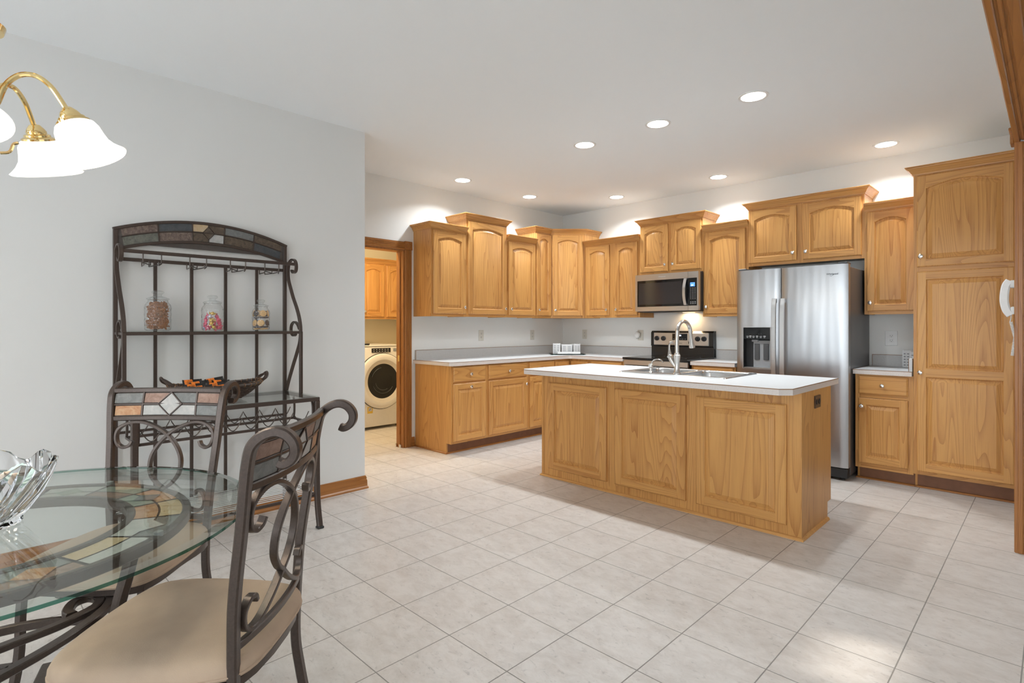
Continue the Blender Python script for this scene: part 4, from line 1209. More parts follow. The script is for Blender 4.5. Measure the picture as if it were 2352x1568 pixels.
t = thing('air_freshener', 'round white plug-in air freshener left of the range', 'air freshener', (-3.640, YB - 0.0088, 1.165))
mb = MB(); mb.lathe([(0.026, 0), (0.034, 0.008), (0.036, 0.022), (0.030, 0.034), (0.016, 0.040), (0, 0.041)], 24, axis='Y')
mb.v = [(p[0], -p[1], p[2] * 1.15) for p in mb.v]
mb.build('shell', M_WHITEP, t)
mb = MB(); mb.box(-0.022, 0.022, -0.020, -0.004, -0.052, -0.030, bev=0.004)
mb.build('oil_bottle', M_JARP, t)

# ------------------------------------------------------------------ board, white book and slotted boxes on the corner worktop
t = thing('glass_cutting_board', 'dark teal edged glass board lying in the corner of the worktop', 'cutting board', (-4.39, 5.41, 0.9145), PI / 4)
MB().box(-0.215, 0.215, -0.155, 0.155, 0.004, 0.011, bev=0.002).build('plate', clear_glass('teal_board_glass', (0.28, 0.42, 0.42), 1.0), t)
for x in (-0.19, 0.19):
    for y in (-0.13, 0.13): MB().lathe([(0.010, 0), (0.010, 0.004)], 10, (x, y, 0)).build('foot', M_DGREY, t)
def slotted(label, loc, rz, w, dpt, hh, cols):
    t = thing('slotted_box', label, 'box', loc, rz, 'white slotted boxes')
    mb = MB(); mb.box(-w / 2, w / 2, -dpt / 2, dpt / 2, 0, hh, bev=0.003)
    mb.box(-w / 2 - .003, -w / 2 + .006, -dpt / 2 - .003, -dpt / 2 + .006, 0, hh + 0.006).box(w / 2 - .006, w / 2 + .003, -dpt / 2 - .003, -dpt / 2 + .006, 0, hh + 0.006)
    mb.build('shell', M_CREAM, t)
    s = MB()
    n = 5
    for i in range(n):
        z = hh * (0.12 + 0.8 * i / n)
        for q in range(cols):
            x0 = -w / 2 + w * (q + 0.18) / cols; x1 = -w / 2 + w * (q + 0.78) / cols
            s.box(x0, x1, -dpt / 2 - .0012, -dpt / 2 + .001, z, z + hh * 0.05)
        s.box(-w / 2 - .0012, -w / 2 + .001, -dpt * .3, dpt * .3, z, z + hh * 0.05).box(w / 2 - .001, w / 2 + .0012, -dpt * .3, dpt * .3, z, z + hh * 0.05)
    s.build('slots', M_SLOT, t)
    return t
k = math.sqrt(.5)
def bd(u, v): return (-4.39 + k * u - k * v, 5.41 + k * u + k * v, 0.9258)
slotted('white slotted box, left one of the three on the corner glass board', bd(-0.125, -0.005), PI / 4 - 0.25, 0.085, 0.08, 0.125, 2)
slotted('white slotted box, widest and middle one on the corner glass board', bd(-0.005, 0.025), PI / 4 + 0.05, 0.125, 0.08, 0.112, 2)
slotted('white slotted box, right one of the three on the corner glass board', bd(0.112, 0.0), PI / 4 + 0.3, 0.075, 0.08, 0.118, 2)
t = thing('white_book', 'thin white book lying flat at the front of the corner glass board', 'book', bd(0.012, -0.100), PI / 4 - 0.03)
MB().box(-0.140, 0.140, -0.042, 0.042, 0, 0.003).box(-0.140, 0.140, -0.042, 0.042, 0.019, 0.022).box(-0.140, 0.140, -0.044, -0.040, 0, 0.022, bev=0.001).build('cover', M_PAPER, t)
MB().box(-0.136, 0.136, -0.040, 0.038, 0.003, 0.019).build('pages', M_CREAM, t)
s = MB()
for a, b in ((-0.015, 0.02), (0.03, 0.042), (0.055, 0.09)): s.box(a, b, -0.0446, -0.0438, 0.009, 0.012)
s.build('spine_print', M_LPRINT, t)
slotted('white slotted box on the small worktop, left one against the pantry', (-0.905, 5.78, 0.9146), 0.0, 0.075, 0.07, 0.150, 3)
slotted('white slotted box on the small worktop, right one tucked behind the pantry side', (-0.858, 5.66, 0.9146), 0.2, 0.040, 0.06, 0.142, 1)

# ------------------------------------------------------------------ wall telephone
t = thing('wall_telephone', 'white corded telephone hanging on the wall edge beside the pantry', 'telephone', (XR0 + 0.0195, 4.40, 1.44))
mb = MB(); mb.box(-0.030, -0.0005, -0.09, 0.09, -0.11, 0.11, bev=0.012, seg=3)
mb.build('base', M_WHITEP, t)
mb = MB(); mb.tube(spline([(-0.050, -0.03, 0.098), (-0.066, -0.03, 0.07), (-0.074, -0.03, 0.02), (-0.074, -0.03, -0.03), (-0.064, -0.03, -0.075), (-0.046, -0.03, -0.105)], 5), 0.055, 0.040, (0, 1, 0))
mb.box(-0.050, -0.026, -0.058, -0.002, 0.055, 0.10, bev=0.008, seg=2).box(-0.046, -0.026, -0.058, -0.002, -0.10, -0.055, bev=0.008, seg=2)
mb.build('handset', M_WHITEP, t)
mb = MB(); pts = [(-0.045, -0.03, -0.10), (-0.046, -0.03, -0.125), (-0.050, -0.028, -0.145)]
mb.tube(spline(pts, 4), 0.0025, n=6)
hel = []
for i in range(30 * 10 + 1):
    a = i / 10.0; z = -0.145 - 0.0066 * a
    x = -0.046 + 0.018 * min(1, a / 14) - 0.012 * max(0, (a - 14) / 16)
    hel.append((x + 0.0065 * math.cos(a * 2 * PI), -0.024 + 0.0065 * math.sin(a * 2 * PI), z))
mb.tube(hel, 0.0021, n=5)
mb.build('coiled_cord', M_WHITEP, t)

# ------------------------------------------------------------------ laundry room
WX = -5.95
t = thing('washing_machine', 'white front-loading washing machine with round dark door in the laundry room', 'washing machine', (WX - 0.35, 3.70, 0))
mb = MB(); mb.box(WX - 0.70, WX, 3.357, 4.043, 0.035, 1.020, bev=0.012, seg=2)
mb.build('cabinet', M_WASHER, t, world=True)
mb = MB(); mb.box(WX - 0.70, WX + 0.004, 3.355, 4.045, 1.0205, 1.034, bev=0.004)
mb.build('top_panel', M_WASHER, t, world=True)
mb = MB(); mb.lathe([(0.340, 0.0), (0.341, 0.012), (0.330, 0.030), (0.300, 0.044), (0.265, 0.040)], 56, (WX + .001, 3.705, 0.590), axis='X', cap=False)
wd = mb.build('door_ring', M_WASHER, t, world=True)
MB().lathe([(0.348, 0.0), (0.348, 0.004), (0.340, 0.004), (0.340, 0.0)], 56, (WX + .0005, 3.705, 0.590), axis='X', cap=False).build('door_seal', M_BLACKM, t, world=True)
MB().lathe([(0.265, 0.040), (0.255, 0.036), (0.215, 0.022)], 56, (WX + .001, 3.705, 0.590), axis='X', cap=False).build('inner_ring', M_WRING, wd, world=True)
MB().lathe([(0.216, 0.021), (0.20, 0.016), (0.12, 0.030), (0.0, 0.036)], 56, (WX + .001, 3.705, 0.590), axis='X', cap=False).build('door_glass', M_BLACKG, wd, world=True)
mb = MB()
for r, a0, a1 in ((0.15, 200, 330), (0.11, 190, 300), (0.17, 100, 160)):
    mb.tube([(WX + .036 - 0.05 * r, 3.705 + r * math.cos(RAD(a0 + (a1 - a0) * i / 20)), 0.590 + r * math.sin(RAD(a0 + (a1 - a0) * i / 20))) for i in range(21)], 0.003, n=5)
mb.build('glass_ribs', M_DGREY, wd, world=True)
MB().box(WX + .0005, WX + .006, 3.555, 3.825, 0.945, 0.998, bev=0.003).build('control_panel', M_BLACK, t, world=True)
mb = MB()
for q in range(6):
    for r in range(2): mb.box(WX + .0055, WX + .0068, 3.575 + q * .04, 3.595 + q * .04, 0.957 + r * .022, 0.963 + r * .022)
mb.build('panel_print', M_LPRINT, t, world=True)
MB().box(WX + .0005, WX + .004, 3.865, 3.99, 0.955, 0.992, bev=0.002).build('display', M_MGREY, t, world=True)
mb = MB(); mb.box(WX + .0005, WX + .0015, 3.500, 3.572, 0.205, 0.285)
st = mb.build('yellow_sticker', M_YELLOW, t, world=True)
MB().box(WX + .0012, WX + .0022, 3.512, 3.560, 0.232, 0.276).build('sticker_picture', M_LPRINT, st, world=True)
mb = MB(); mb.tube([(WX + .0026, 3.520, 0.240), (WX + .0026, 3.535, 0.252), (WX + .0026, 3.550, 0.266)], 0.002, n=5)
mb.build('sticker_arrow', M_INK, st, world=True)
for y in (3.42, 3.98):
    for x in (WX - 0.08, WX - 0.62): MB().lathe([(0.025, 0), (0.025, 0.012), (0.012, 0.016), (0.012, 0.04)], 12, (x, y, 0)).build('foot', M_BLACKM, t, world=True)
t = thing('folded_cloth', 'small dark folded cloth lying on the washing machine top', 'cloth', (WX - 0.10, 3.53, 1.0345))
MB().box(-0.04, 0.03, -0.05, 0.04, 0, 0.010, bev=0.004).box(-0.03, 0.025, -0.03, 0.05, 0.010, 0.020, bev=0.004).build('cloth', M_BLACKM, t)
LX = -6.40
t = upper('amber-lit oak wall cabinet above the washing machine in the laundry room', (LX, 3.32, 0), R90, 1.40, 2.105, [(0.012, 0.336), (0.362, 0.33), (0.726, 0.316), (1.056, 0.332)], 'RLRL',
          [(0, 0), (1.40, 0)], stiles=[(0.344, 0.364), (0.69, 0.728), (1.04, 1.058)], D=0.29, group=None, z0=1.364)
ld = bpy.data.lights.new('laundry_lamp', 'AREA'); ld.shape = 'DISK'; ld.size = 0.3; ld.energy = 33; ld.color = (1.0, 0.80, 0.50)
t = thing('laundry_ceiling_light', 'round glass light on the laundry room ceiling', 'ceiling light', (-5.40, 3.05, ZC))
MB().lathe([(0.15, -0.0005), (0.15, -0.02), (0.12, -0.06), (0.0, -0.08)], 32).build('glass_dome', emit('warm_dome', (1.0, 0.80, 0.5), 3.0), t)
MB().lathe([(0.16, -0.0003), (0.16, -0.015), (0.151, -0.02)], 32, cap=False).build('collar', M_BRASS, t)
lo = bpy.data.objects.new('laundry_lamp', ld); COL.objects.link(lo); lo.parent = t; lo.location = (0, 0, -0.09)

# ------------------------------------------------------------------ baker's rack against the dining wall
RX, RY = -3.58, 1.1155
t = thing('bakers_rack', 'brown metal bakers rack with slate arch and glass shelves against the dining wall', 'shelf rack', (RX, RY, 0))
YL, YR = 0.630, 1.601
XBK = -3.822          # rear frame plane
XFR = -3.335          # front of lower table
XSH = -3.572          # front of upper shelf
# arch
def arc_pts(y0, z0, ya, za, y1, z1, n=32):
    # circle-like parabola through three points
    out = []
    for i in range(n + 1):
        u = i / n; y = y0 + (y1 - y0) * u
        zl = z0 + (z1 - z0) * u
        s = 4 * u * (1 - u)
        out.append((y, zl + (za - (z0 + z1) / 2) * s))
    return out
up = arc_pts(0.619, 1.834, 1.1155, 1.925, 1.612, 1.834)
lo_ = arc_pts(0.636, 1.715, 1.1155, 1.793, 1.595, 1.715)
mb = MB()
mb.tube([(XBK, y, z - 0.008) for y, z in up], 0.026, 0.018, (1, 0, 0)).tube([(XBK, y, z) for y, z in lo_], 0.026, 0.016, (1, 0, 0))
mid = [((a[0] + b[0]) / 2, (a[1] + b[1]) / 2) for a, b in zip(up, lo_)]
mb.tube([(XBK, y, z) for y, z in mid[1:-1]], 0.022, 0.007, (1, 0, 0))
for i in (7, 13, 19, 25):
    mb.tube([(XBK, up[i][0], up[i][1] - .012), (XBK, lo_[i][0], lo_[i][1])], 0.022, 0.008, (1, 0, 0))
ar = mb.build('arch_frame', M_IRON2, t, world=True)
mb = MB()
cols_u = [10, 5, 2, 9, 0, 9]; cols_l = [11, 10, 9, 3, 9, 5]
segs = [(1, 7), (7, 13), (13, 16), (16, 19), (19, 25), (25, 31)]
for (row, cols) in ((0, cols_u), (1, cols_l)):
    for (a, b), cidx in zip(segs, cols):
        A_ = (up if row == 0 else mid); B_ = (mid if row == 0 else lo_)
        f0, f1 = (0.16, 0.93) if row == 0 else (0.07, 0.84)
        L1 = [(A_[i][0], A_[i][1] + (B_[i][1] - A_[i][1]) * f0) for i in range(a, b + 1)]
        L2 = [(B_[i][0], A_[i][1] + (B_[i][1] - A_[i][1]) * f1) for i in range(a, b + 1)]
        L1[0] = (L1[0][0] + .004, L1[0][1]); L2[0] = (L2[0][0] + .004, L2[0][1]); L1[-1] = (L1[-1][0] - .004, L1[-1][1]); L2[-1] = (L2[-1][0] - .004, L2[-1][1])
        n = len(L1); vs = [(XBK + 0.006, y, z) for y, z in L1 + L2]
        mb.raw(vs, [(i, i + 1, n + i + 1, n + i) for i in range(n - 1)], cidx)
cy_, cz_ = mid[16]
mb.raw([(XBK + .0085, cy_ - .030, cz_), (XBK + .0085, cy_, cz_ - .036), (XBK + .0085, cy_ + .030, cz_), (XBK + .0085, cy_, cz_ + .036)], [(0, 1, 2, 3)], 9)
mb.box(XBK - .004, XBK + .0045, 0.65, 1.58, 1.75, 1.80, 8)
n = 33
vs = [(XBK + .004, y, z - .01) for y, z in up] + [(XBK + .004, y, z + .005) for y, z in lo_]
mb.raw(vs, [(i, i + 1, n + i + 1, n + i) for i in range(n - 1)], 8)
mb.build('slate_tiles', SL + [M_GROUT] + SLD, ar, world=True)
mb = MB(); dm = [(XBK + .009, cy_ - .034, cz_), (XBK + .009, cy_, cz_ - .041), (XBK + .009, cy_ + .034, cz_), (XBK + .009, cy_, cz_ + .041)]
mb.tube(dm, 0.006, 0.005, (1, 0, 0), closed=True)
mb.build('diamond_frame', M_IRON2, ar, world=True)
# rear posts
for y in (YL, YR):
    mb = MB(); mb.box(XBK - .011, XBK + .011, y - .011, y + .011, 0.0, 1.832, bev=0.002)
    mb.build('rear_post', M_IRON2, t, world=True)
for y in (0.826, 1.020, 1.2165, 1.4115):
    MB().box(XBK - .005, XBK + .005, y - .0095, y + .0095, 0.2, 1.665, bev=0.001).build('slat', M_IRON2, t, world=True)
mb = MB(); mb.box(XBK - .006, XBK + .006, YL, YR, 1.648, 1.668).box(XBK - .006, XBK + .006, YL, YR, 1.222, 1.238).box(XBK - .006, XBK + .006, YL, YR, 0.800, 0.820).box(XBK - .006, XBK + .006, YL, YR, 0.190, 0.206).box(XBK - .006, XBK + .006, YL, YR, 0.650, 0.664)
mb.build('rear_rails', M_IRON2, t, world=True)
# side scrolls
sc = [(-3.712, 1.652), (-3.690, 1.634), (-3.655, 1.640), (-3.642, 1.670), (-3.655, 1.706), (-3.690, 1.724), (-3.735, 1.718), (-3.766, 1.690), (-3.775, 1.640), (-3.766, 1.590), (-3.735, 1.535), (-3.690, 1.464), (-3.630, 1.385), (-3.590, 1.310), (-3.575, 1.234), (-3.588, 1.165), (-3.632, 1.092), (-3.705, 0.985), (-3.765, 0.890), (-3.800, 0.825)]
cu = [(-3.650, 1.216), (-3.672, 1.206), (-3.705, 1.212), (-3.726, 1.245), (-3.712, 1.282), (-3.668, 1.300), (-3.622, 1.282), (-3.592, 1.250)]
for y in (YL - .003, YR + .003):
    mb = MB(); mb.tube(spline([(x, y, z) for x, z in sc], 6), 0.022, 0.011, (0, 1, 0))
    s_ = mb.build('side_scroll', M_IRON2, t, world=True)
    mb = MB(); mb.tube(spline([(x, y, z) for x, z in cu], 6), 0.020, 0.010, (0, 1, 0))
    mb.build('shelf_curl', M_IRON2, s_, world=True)
    MB().box(XSH - .010, XSH + .010, y - .010, y + .010, 0.82, 1.235, bev=0.002).build('shelf_post', M_IRON2, t, world=True)
mb = MB(); mb.tube([(-3.650, YL, 1.688), (-3.650, YR, 1.688)], 0.014, 0.020, (1, 0, 0))
mb.build('stemware_bar', M_IRON2, t, world=True)
for yc in (0.775, 1.010, 1.235, 1.445):
    mb = MB()
    for s in (-1, 1):
        mb.tube([(-3.650, yc + s * .045, 1.682), (-3.650, yc + s * .045, 1.628), (-3.700, yc + s * .030, 1.622), (-3.815, yc + s * .018, 1.622), (-3.815, yc + s * .018, 1.655)], 0.0034, n=6)
        mb.tube([(-3.650, yc + s * .045, 1.628), (-3.600, yc + s * .020, 1.612), (-3.600, yc + s * .020, 1.632)], 0.0034, n=6)
    mb.build('stemware_hook', M_WIRE, t, world=True)
# upper shelf
mb = MB(); mb.box(XSH - .007, XSH + .007, YL - .012, YR + .012, 1.220, 1.238, bev=0.002)
for y in (YL, YR): mb.box(XBK, XSH, y - .006, y + .006, 1.222, 1.236)
mb.build('shelf_frame', M_IRON2, t, world=True)
MB().box(XBK + .008, XSH - .002, YL + .012, YR - .012, 1.2385, 1.2445, bev=0.001).build('glass_shelf', M_SHELFG, t, world=True)
# table-level frame
mb = MB(); mb.box(XFR - .010, XFR + .010, YL - .016, YR + .016, 0.796, 0.820, bev=0.002)
for y in (YL, YR): mb.box(XBK, XFR, y - .010, y + .010, 0.798, 0.820, bev=0.002)
mb.build('counter_frame', M_IRON2, t, world=True)
MB().box(XBK + .010, XFR + .008, YL - .010, YR + .010, 0.8205, 0.8275, bev=0.001).build('glass_counter', M_SHELFG, t, world=True)
for y in (YL, YR):
    mb = MB(); mb.tube(spline([(XFR, y, 0.797), (XFR, y, 0.55), (XFR + .002, y, 0.30), (XFR + .014, y, 0.14), (XFR + .042, y, 0.012)], 6), 0.032, 0.032, (0, 1, 0))
    lg_ = mb.build('leg', M_IRON2, t, world=True)
    MB().box(XFR + .022, XFR + .062, y - .020, y + .020, 0.0, 0.014, bev=0.003).build('foot_cap', M_BLACKM, lg_, world=True)
# wine rack
mb = MB(); mb.box(-3.368, -3.354, YL + .02, YR - .02, 0.650, 0.664).box(-3.640, -3.626, YL + .02, YR - .02, 0.650, 0.664)
for y in (YL + .02, YR - .02): mb.box(-3.640, -3.354, y - .006, y + .006, 0.650, 0.662)
for y in (YL + .02, YR - .02):
    for x in (-3.361, -3.633):
        mb.tube(spline([(x, y, 0.655), (x + .012, y, 0.70), (x + .012, y, 0.76), (x, y, 0.798)], 5), 0.012, 0.012, (0, 1, 0))
mb.build('bottle_rack', M_IRON2, t, world=True)
for x in (-3.361, -3.633):
    pts = []
    for i in range(0, 9 * 12 + 1):
        u = i / 12.0
        ph = abs(2 * (u - math.floor(u)) - 1)      # 1 at peaks
        pts.append((x, YL + .03 + 0.1 * u, 0.667 + 0.066 * ph ** 1.7))
    mb = MB(); mb.tube(pts, 0.003, n=6)
    mb.build('bottle_wire', M_WIRE, t, world=True)
# bottom shelf of wires
mb = MB(); mb.box(-3.352, -3.338, YL, YR, 0.190, 0.206)
for y in (YL, YR): mb.box(XBK, -3.338, y - .006, y + .006, 0.190, 0.204)
mb.build('bottom_frame', M_IRON2, t, world=True)
mb = MB()
for i in range(13):
    x = -3.80 + i * 0.0345; mb.tube([(x, YL, 0.209), (x, YR, 0.209)], 0.003, n=6)
mb.build('bottom_wires', pmat('pale_wire', (0.80, 0.80, 0.79), 0.35), t, world=True)

# ------------------------------------------------------------------ jars on the upper shelf
JZ = 1.2448
def jar(name, label, y, R, H):
    t = thing(name, label, 'jar', (-3.695, y, JZ), 0, 'glass jars on the rack shelf')
    b = H * 0.76
    prof = [(R * .80, 0), (R * .93, .004), (R * .97, .012), (R * .98, b * .30), (R, b * .35), (R * .97, b * .40), (R, b * .55), (R * .97, b * .60), (R, b * .75), (R * .95, b * .84), (R * .78, b * .93), (R * .74, b * .96), (R * .76, b)]
    MB().lathe(prof, 40, cap=True).build('jar_body', M_JAR, t)
    o = MB().lathe([(R * .74, b + .001), (R * .84, b + .004), (R * .84, b + .009), (R * .60, H * .83), (R * .30, H * .86), (R * .26, H * .89), (R * .44, H * .93), (R * .47, H * .965), (R * .36, H * .99), (0, H)], 32)
    o.build('jar_lid', M_JARP, t)
    return t
jar('pretzel_jar', 'clear glass jar full of small pretzels, left one on the rack shelf', 0.812, 0.068, 0.232)
jar('candy_jar', 'clear glass jar half full of wrapped candies, middle one on the rack shelf', 1.102, 0.062, 0.216)
jar('cookie_jar', 'smaller clear glass jar of cookies, right one on the rack shelf', 1.392, 0.054, 0.200)
# pretzels: uncountable
mb = MB(); rnd = random.Random(3)
for i in range(210):
    z = 0.016 + 0.146 * rnd.random(); rmax = 0.0475 if z < 0.135 else 0.036
    a = rnd.random() * 2 * PI; r = rmax * math.sqrt(0.35 + 0.65 * rnd.random())
    M_ = Matrix.Translation((r * math.cos(a), r * math.sin(a), z)) @ Matrix.Rotation(rnd.random() * 6, 4, 'Z') @ Matrix.Rotation(rnd.random() * 6, 4, 'X')
    mb.xf = M_
    pz = [(0.014 * math.sin(2 * PI * j / 14) * (1 + .25 * math.cos(4 * PI * j / 14)), 0.012 * math.cos(2 * PI * j / 14), 0) for j in range(14)]
    mb.tube(pz, 0.0028, n=5, closed=True)
    mb.tube([(-.010, .0, 0.001), (.004, -.010, 0.001)], 0.0026, n=5).tube([(.010, .0, -0.001), (-.004, -.010, -0.001)], 0.0026, n=5)
mb.xf = Matrix.Identity(4)
o = mb.build('pretzels', M_PRETZEL, None, (-3.695, 0.812, JZ)); tag(o, 'heap of small brown pretzels filling the left glass jar', 'pretzels', None, 'stuff')
# candies
def candy_mesh(mat):
    mb = MB(); bm = bmesh.new(); bmesh.ops.create_icosphere(bm, subdivisions=2, radius=0.0115); mb.bm(bm)
    for s in (-1, 1):
        vs = [(0.010 * s, 0, 0)]
        n = 8
        vs = [(s * .0095, .003 * math.cos(2 * PI * i / n), .003 * math.sin(2 * PI * i / n)) for i in range(n)] + [(s * .019, .009 * math.cos(2 * PI * i / n) * (1 + .2 * (i % 2)), .0025 * math.sin(2 * PI * i / n)) for i in range(n)]
        mb.raw(vs, [(i, (i + 1) % n, n + (i + 1) % n, n + i) for i in range(n)])
    return mb.build('wrapped_candy', mat, None)
cmesh = [candy_mesh(M_PINK), candy_mesh(M_GOLD), candy_mesh(M_LILAC)]
clab = ['pink twist-wrapped candy in the middle glass jar', 'gold twist-wrapped candy in the middle glass jar', 'silver lilac twist-wrapped candy in the middle glass jar']
cgrp = ['pink candies in the jar', 'gold candies in the jar', 'lilac candies in the jar']
used = [False] * 3
rnd = random.Random(11); lay = []
for z, n, r in ((0.018, 7, 0.043), (0.018, 2, 0.014), (0.041, 6, 0.043), (0.042, 2, 0.013), (0.064, 6, 0.041), (0.066, 1, 0.0), (0.086, 3, 0.028), (0.104, 1, 0.012)):
    for i in range(n):
        a = 2 * PI * (i + rnd.random() * .3) / n + z * 40; lay.append((r * math.cos(a), r * math.sin(a), z + rnd.uniform(-.003, .003)))
for i, p in enumerate(lay):
    k_ = [0, 0, 1, 0, 2, 0, 1][i % 7]
    o = cmesh[k_] if not used[k_] else cmesh[k_].copy()
    if used[k_]: COL.objects.link(o)
    used[k_] = True
    o.location = (-3.695 + p[0], 1.102 + p[1], JZ + p[2])
    o.rotation_euler = (rnd.random() * 6, rnd.random() * 6, rnd.random() * 6)
    tag(o, clab[k_], 'candy', cgrp[k_])
# cookies
mb = MB(); mb.lathe([(0.0, 0), (0.019, 0), (0.0215, 0.003), (0.020, 0.006), (0.012, 0.0075), (0, 0.008)], 20)
ck1 = mb.build('round_cookie', M_COOKIE, None)
mb = MB(); mb.lathe([(0.0, 0), (0.017, 0), (0.019, 0.004), (0.018, 0.009), (0, 0.010)], 14)
ck2 = mb.build('chocolate_cookie', M_CHOC, None)
cu1 = cu2 = False
cook = []
for q, (z, n, kinds, flat) in enumerate(((0.006, 4, 'cccc', True), (0.017, 4, 'dddd', True), (0.046, 6, 'cccccd', False), (0.078, 5, 'ddddd', True), (0.108, 6, 'ccdccd', False))):
    for i in range(n):
        a = 2 * PI * i / n + q * 0.7 + 0.3
        cook.append((a, 0.029 if flat else 0.039, z, kinds[i], flat))
for a, r, z, kd, flat in cook:
    if kd == 'c':
        o = ck1 if not cu1 else ck1.copy()
        if cu1: COL.objects.link(o)
        cu1 = True; tag(o, 'round golden butter cookie inside the right glass jar', 'cookie', 'butter cookies in the jar')
    else:
        o = ck2 if not cu2 else ck2.copy()
        if cu2: COL.objects.link(o)
        cu2 = True; tag(o, 'dark chocolate-wrapped cookie inside the right glass jar', 'cookie', 'chocolate cookies in the jar')
    o.location = (-3.695 + r * math.cos(a), 1.392 + r * math.sin(a), JZ + z)
    o.rotation_euler = (0.1, 0.05, 0) if flat else (0, PI / 2 - 0.15, a)

# ------------------------------------------------------------------ basket of snack bars
BX, BY, BZ = -3.555, 1.085, 0.8278
t = thing('wicker_basket', 'dark oval wicker basket with raised handles on the rack counter', 'basket', (BX, BY, BZ))
def oval(u, rx, ry, z): return (rx * math.cos(u), ry * math.sin(u), z)
mb = MB(); rnd = random.Random(5)
def lv(f):   # radius and height at fraction f
    return 0.075 + 0.075 * f ** 0.8, 0.135 + 0.115 * f ** 0.8, 0.010 + 0.080 * f
for j in range(9):
    rx, ry, z = lv(j / 8)
    n = 64
    mb.tube([(rx * math.cos(2 * PI * i / n) * (1 + .03 * math.cos(i * PI / 2 + j * PI)), ry * math.sin(2 * PI * i / n) * (1 + .02 * math.cos(i * PI / 2 + j * PI)), z + 0.012 * abs(math.sin(2 * PI * i / n)) ** 4 * j / 8) for i in range(n)], 0.0052, n=6, closed=True)
for i in range(32):
    a = 2 * PI * i / 32
    mb.tube([oval(a + f * 0.25, lv(f)[0], lv(f)[1], lv(f)[2]) for f in (0, .35, .7, 1)], 0.0038, n=5)
mb.lathe([(0.0, 0.003), (0.09, 0.003), (0.10, 0.010), (0.0, 0.012)], 32)
for i, p in enumerate(mb.v[-128:]):
    pass
mb.build('woven_body', M_WICKER, t)
mb = MB(); n = 72
mb.tube([(0.152 * math.cos(2 * PI * i / n), 0.252 * math.sin(2 * PI * i / n), 0.092 + 0.016 * abs(math.sin(2 * PI * i / n)) ** 4) for i in range(n)], 0.009, n=8, closed=True)
rim = mb.build('rim', M_WICKER, t)
mb = MB()
for i in range(36):
    a = 2 * PI * (i + .5) / 36
    c_ = Vector((0.152 * math.cos(a), 0.252 * math.sin(a), 0.092 + 0.016 * abs(math.sin(a)) ** 4))
    d_ = Vector((math.cos(a), math.sin(a), 0))
    mb.tube([c_ + d_ * .0105 * math.cos(q) + Vector((0, 0, .0105)) * math.sin(q) for q in [2 * PI * w_ / 10 for w_ in range(10)]], 0.0015, n=5, closed=True)
mb.build('rim_ties', M_WICKER2, rim)
for s in (-1, 1):
    mb = MB()
    for q in (0, .012):
        mb.tube(spline([(-0.055, s * (0.232), 0.100), (-0.045, s * (0.262 + q), 0.128), (0.0, s * (0.278 + q), 0.142 + q), (0.045, s * (0.262 + q), 0.128), (0.055, s * (0.232), 0.100)], 5), 0.007, n=7)
    mb.build('handle', M_WICKER, t)
def snack():
    mb = MB(); L_, W_, n = 0.052, 0.022, 10
    xs = [-L_, -L_ + .006, -L_ + .010, -L_ * .6, 0, L_ * .6, L_ - .010, L_ - .006, L_]
    th = [.0006, .0006, .0025, .008, .009, .008, .0025, .0006, .0006]
    wd_ = [W_ * 1.02, W_, W_ * .97, W_, W_, W_, W_ * .97, W_, W_ * 1.02]
    vs = []
    for x, h_, w_ in zip(xs, th, wd_):
        for q in range(n):
            a = 2 * PI * q / n; vs.append((x + (0.0012 if (q % 2 and abs(x) == L_) else 0), w_ * math.cos(a), h_ * math.sin(a)))
    k_ = n
    for j in range(len(xs) - 1):
        mb.raw(vs[j * n:(j + 2) * n], [(q, (q + 1) % n, n + (q + 1) % n, n + q) for q in range(n)], 1 if j in (0, 1, 4, 5, 6, 7) else 0)
    return mb
sn0 = snack().build('snack_bar', [M_ORANGE, M_BLKWRAP], None)
spots = []
rnd = random.Random(21)
for row, (x, z0, n) in enumerate(((0.054, 0.062, 2), (0.026, 0.076, 2), (-0.002, 0.090, 2), (-0.032, 0.100, 2), (-0.060, 0.110, 2))):
    for i in range(n): spots.append((x + rnd.uniform(-.003, .003), -0.105 + 0.118 * i + (0.030 if row % 2 else 0), z0 + rnd.uniform(0, .004)))
for i, p in enumerate(spots):
    o = sn0 if i == 0 else sn0.copy()
    if i: COL.objects.link(o)
    o.location = (BX + p[0], BY + p[1] - .01, BZ + p[2])
    o.rotation_euler = (rnd.uniform(.75, 1.0), rnd.uniform(-.16, .04), PI / 2 + rnd.uniform(-.12, .12))
    tag(o, 'orange and black wrapped snack bar piled in the dark wicker basket', 'snack bar', 'snack bars in the basket')

# ------------------------------------------------------------------ dining table
TX, TY, TZ, TR = -1.935, 0.040, 0.762, 0.613
t = thing('dining_table', 'round glass dining table with slate-tiled ring and scrolled metal base', 'table', (TX, TY, 0))
mb = MB()
n = 128
prof = [(0.0, TZ - .012), (TR - .002, TZ - .012), (TR, TZ - .011), (TR, TZ - .003), (TR - .026, TZ), (0.0, TZ)]
vs = [(0, 0, TZ - .012)] + [(r * math.cos(2 * PI * i / n), r * math.sin(2 * PI * i / n), z) for r, z in prof[1:5] for i in range(n)] + [(0, 0, TZ)]
fs = [(0, 1 + (i + 1) % n, 1 + i) for i in range(n)]
mb.raw(vs, fs, 0)
mb.raw(vs, [(1 + i, 1 + (i + 1) % n, 1 + n + (i + 1) % n, 1 + n + i) for i in range(n)] + [(1 + n + i, 1 + n + (i + 1) % n, 1 + 2 * n + (i + 1) % n, 1 + 2 * n + i) for i in range(n)], 1)
mb.raw(vs, [(1 + 2 * n + i, 1 + 2 * n + (i + 1) % n, 1 + 3 * n + (i + 1) % n, 1 + 3 * n + i) for i in range(n)], 2)
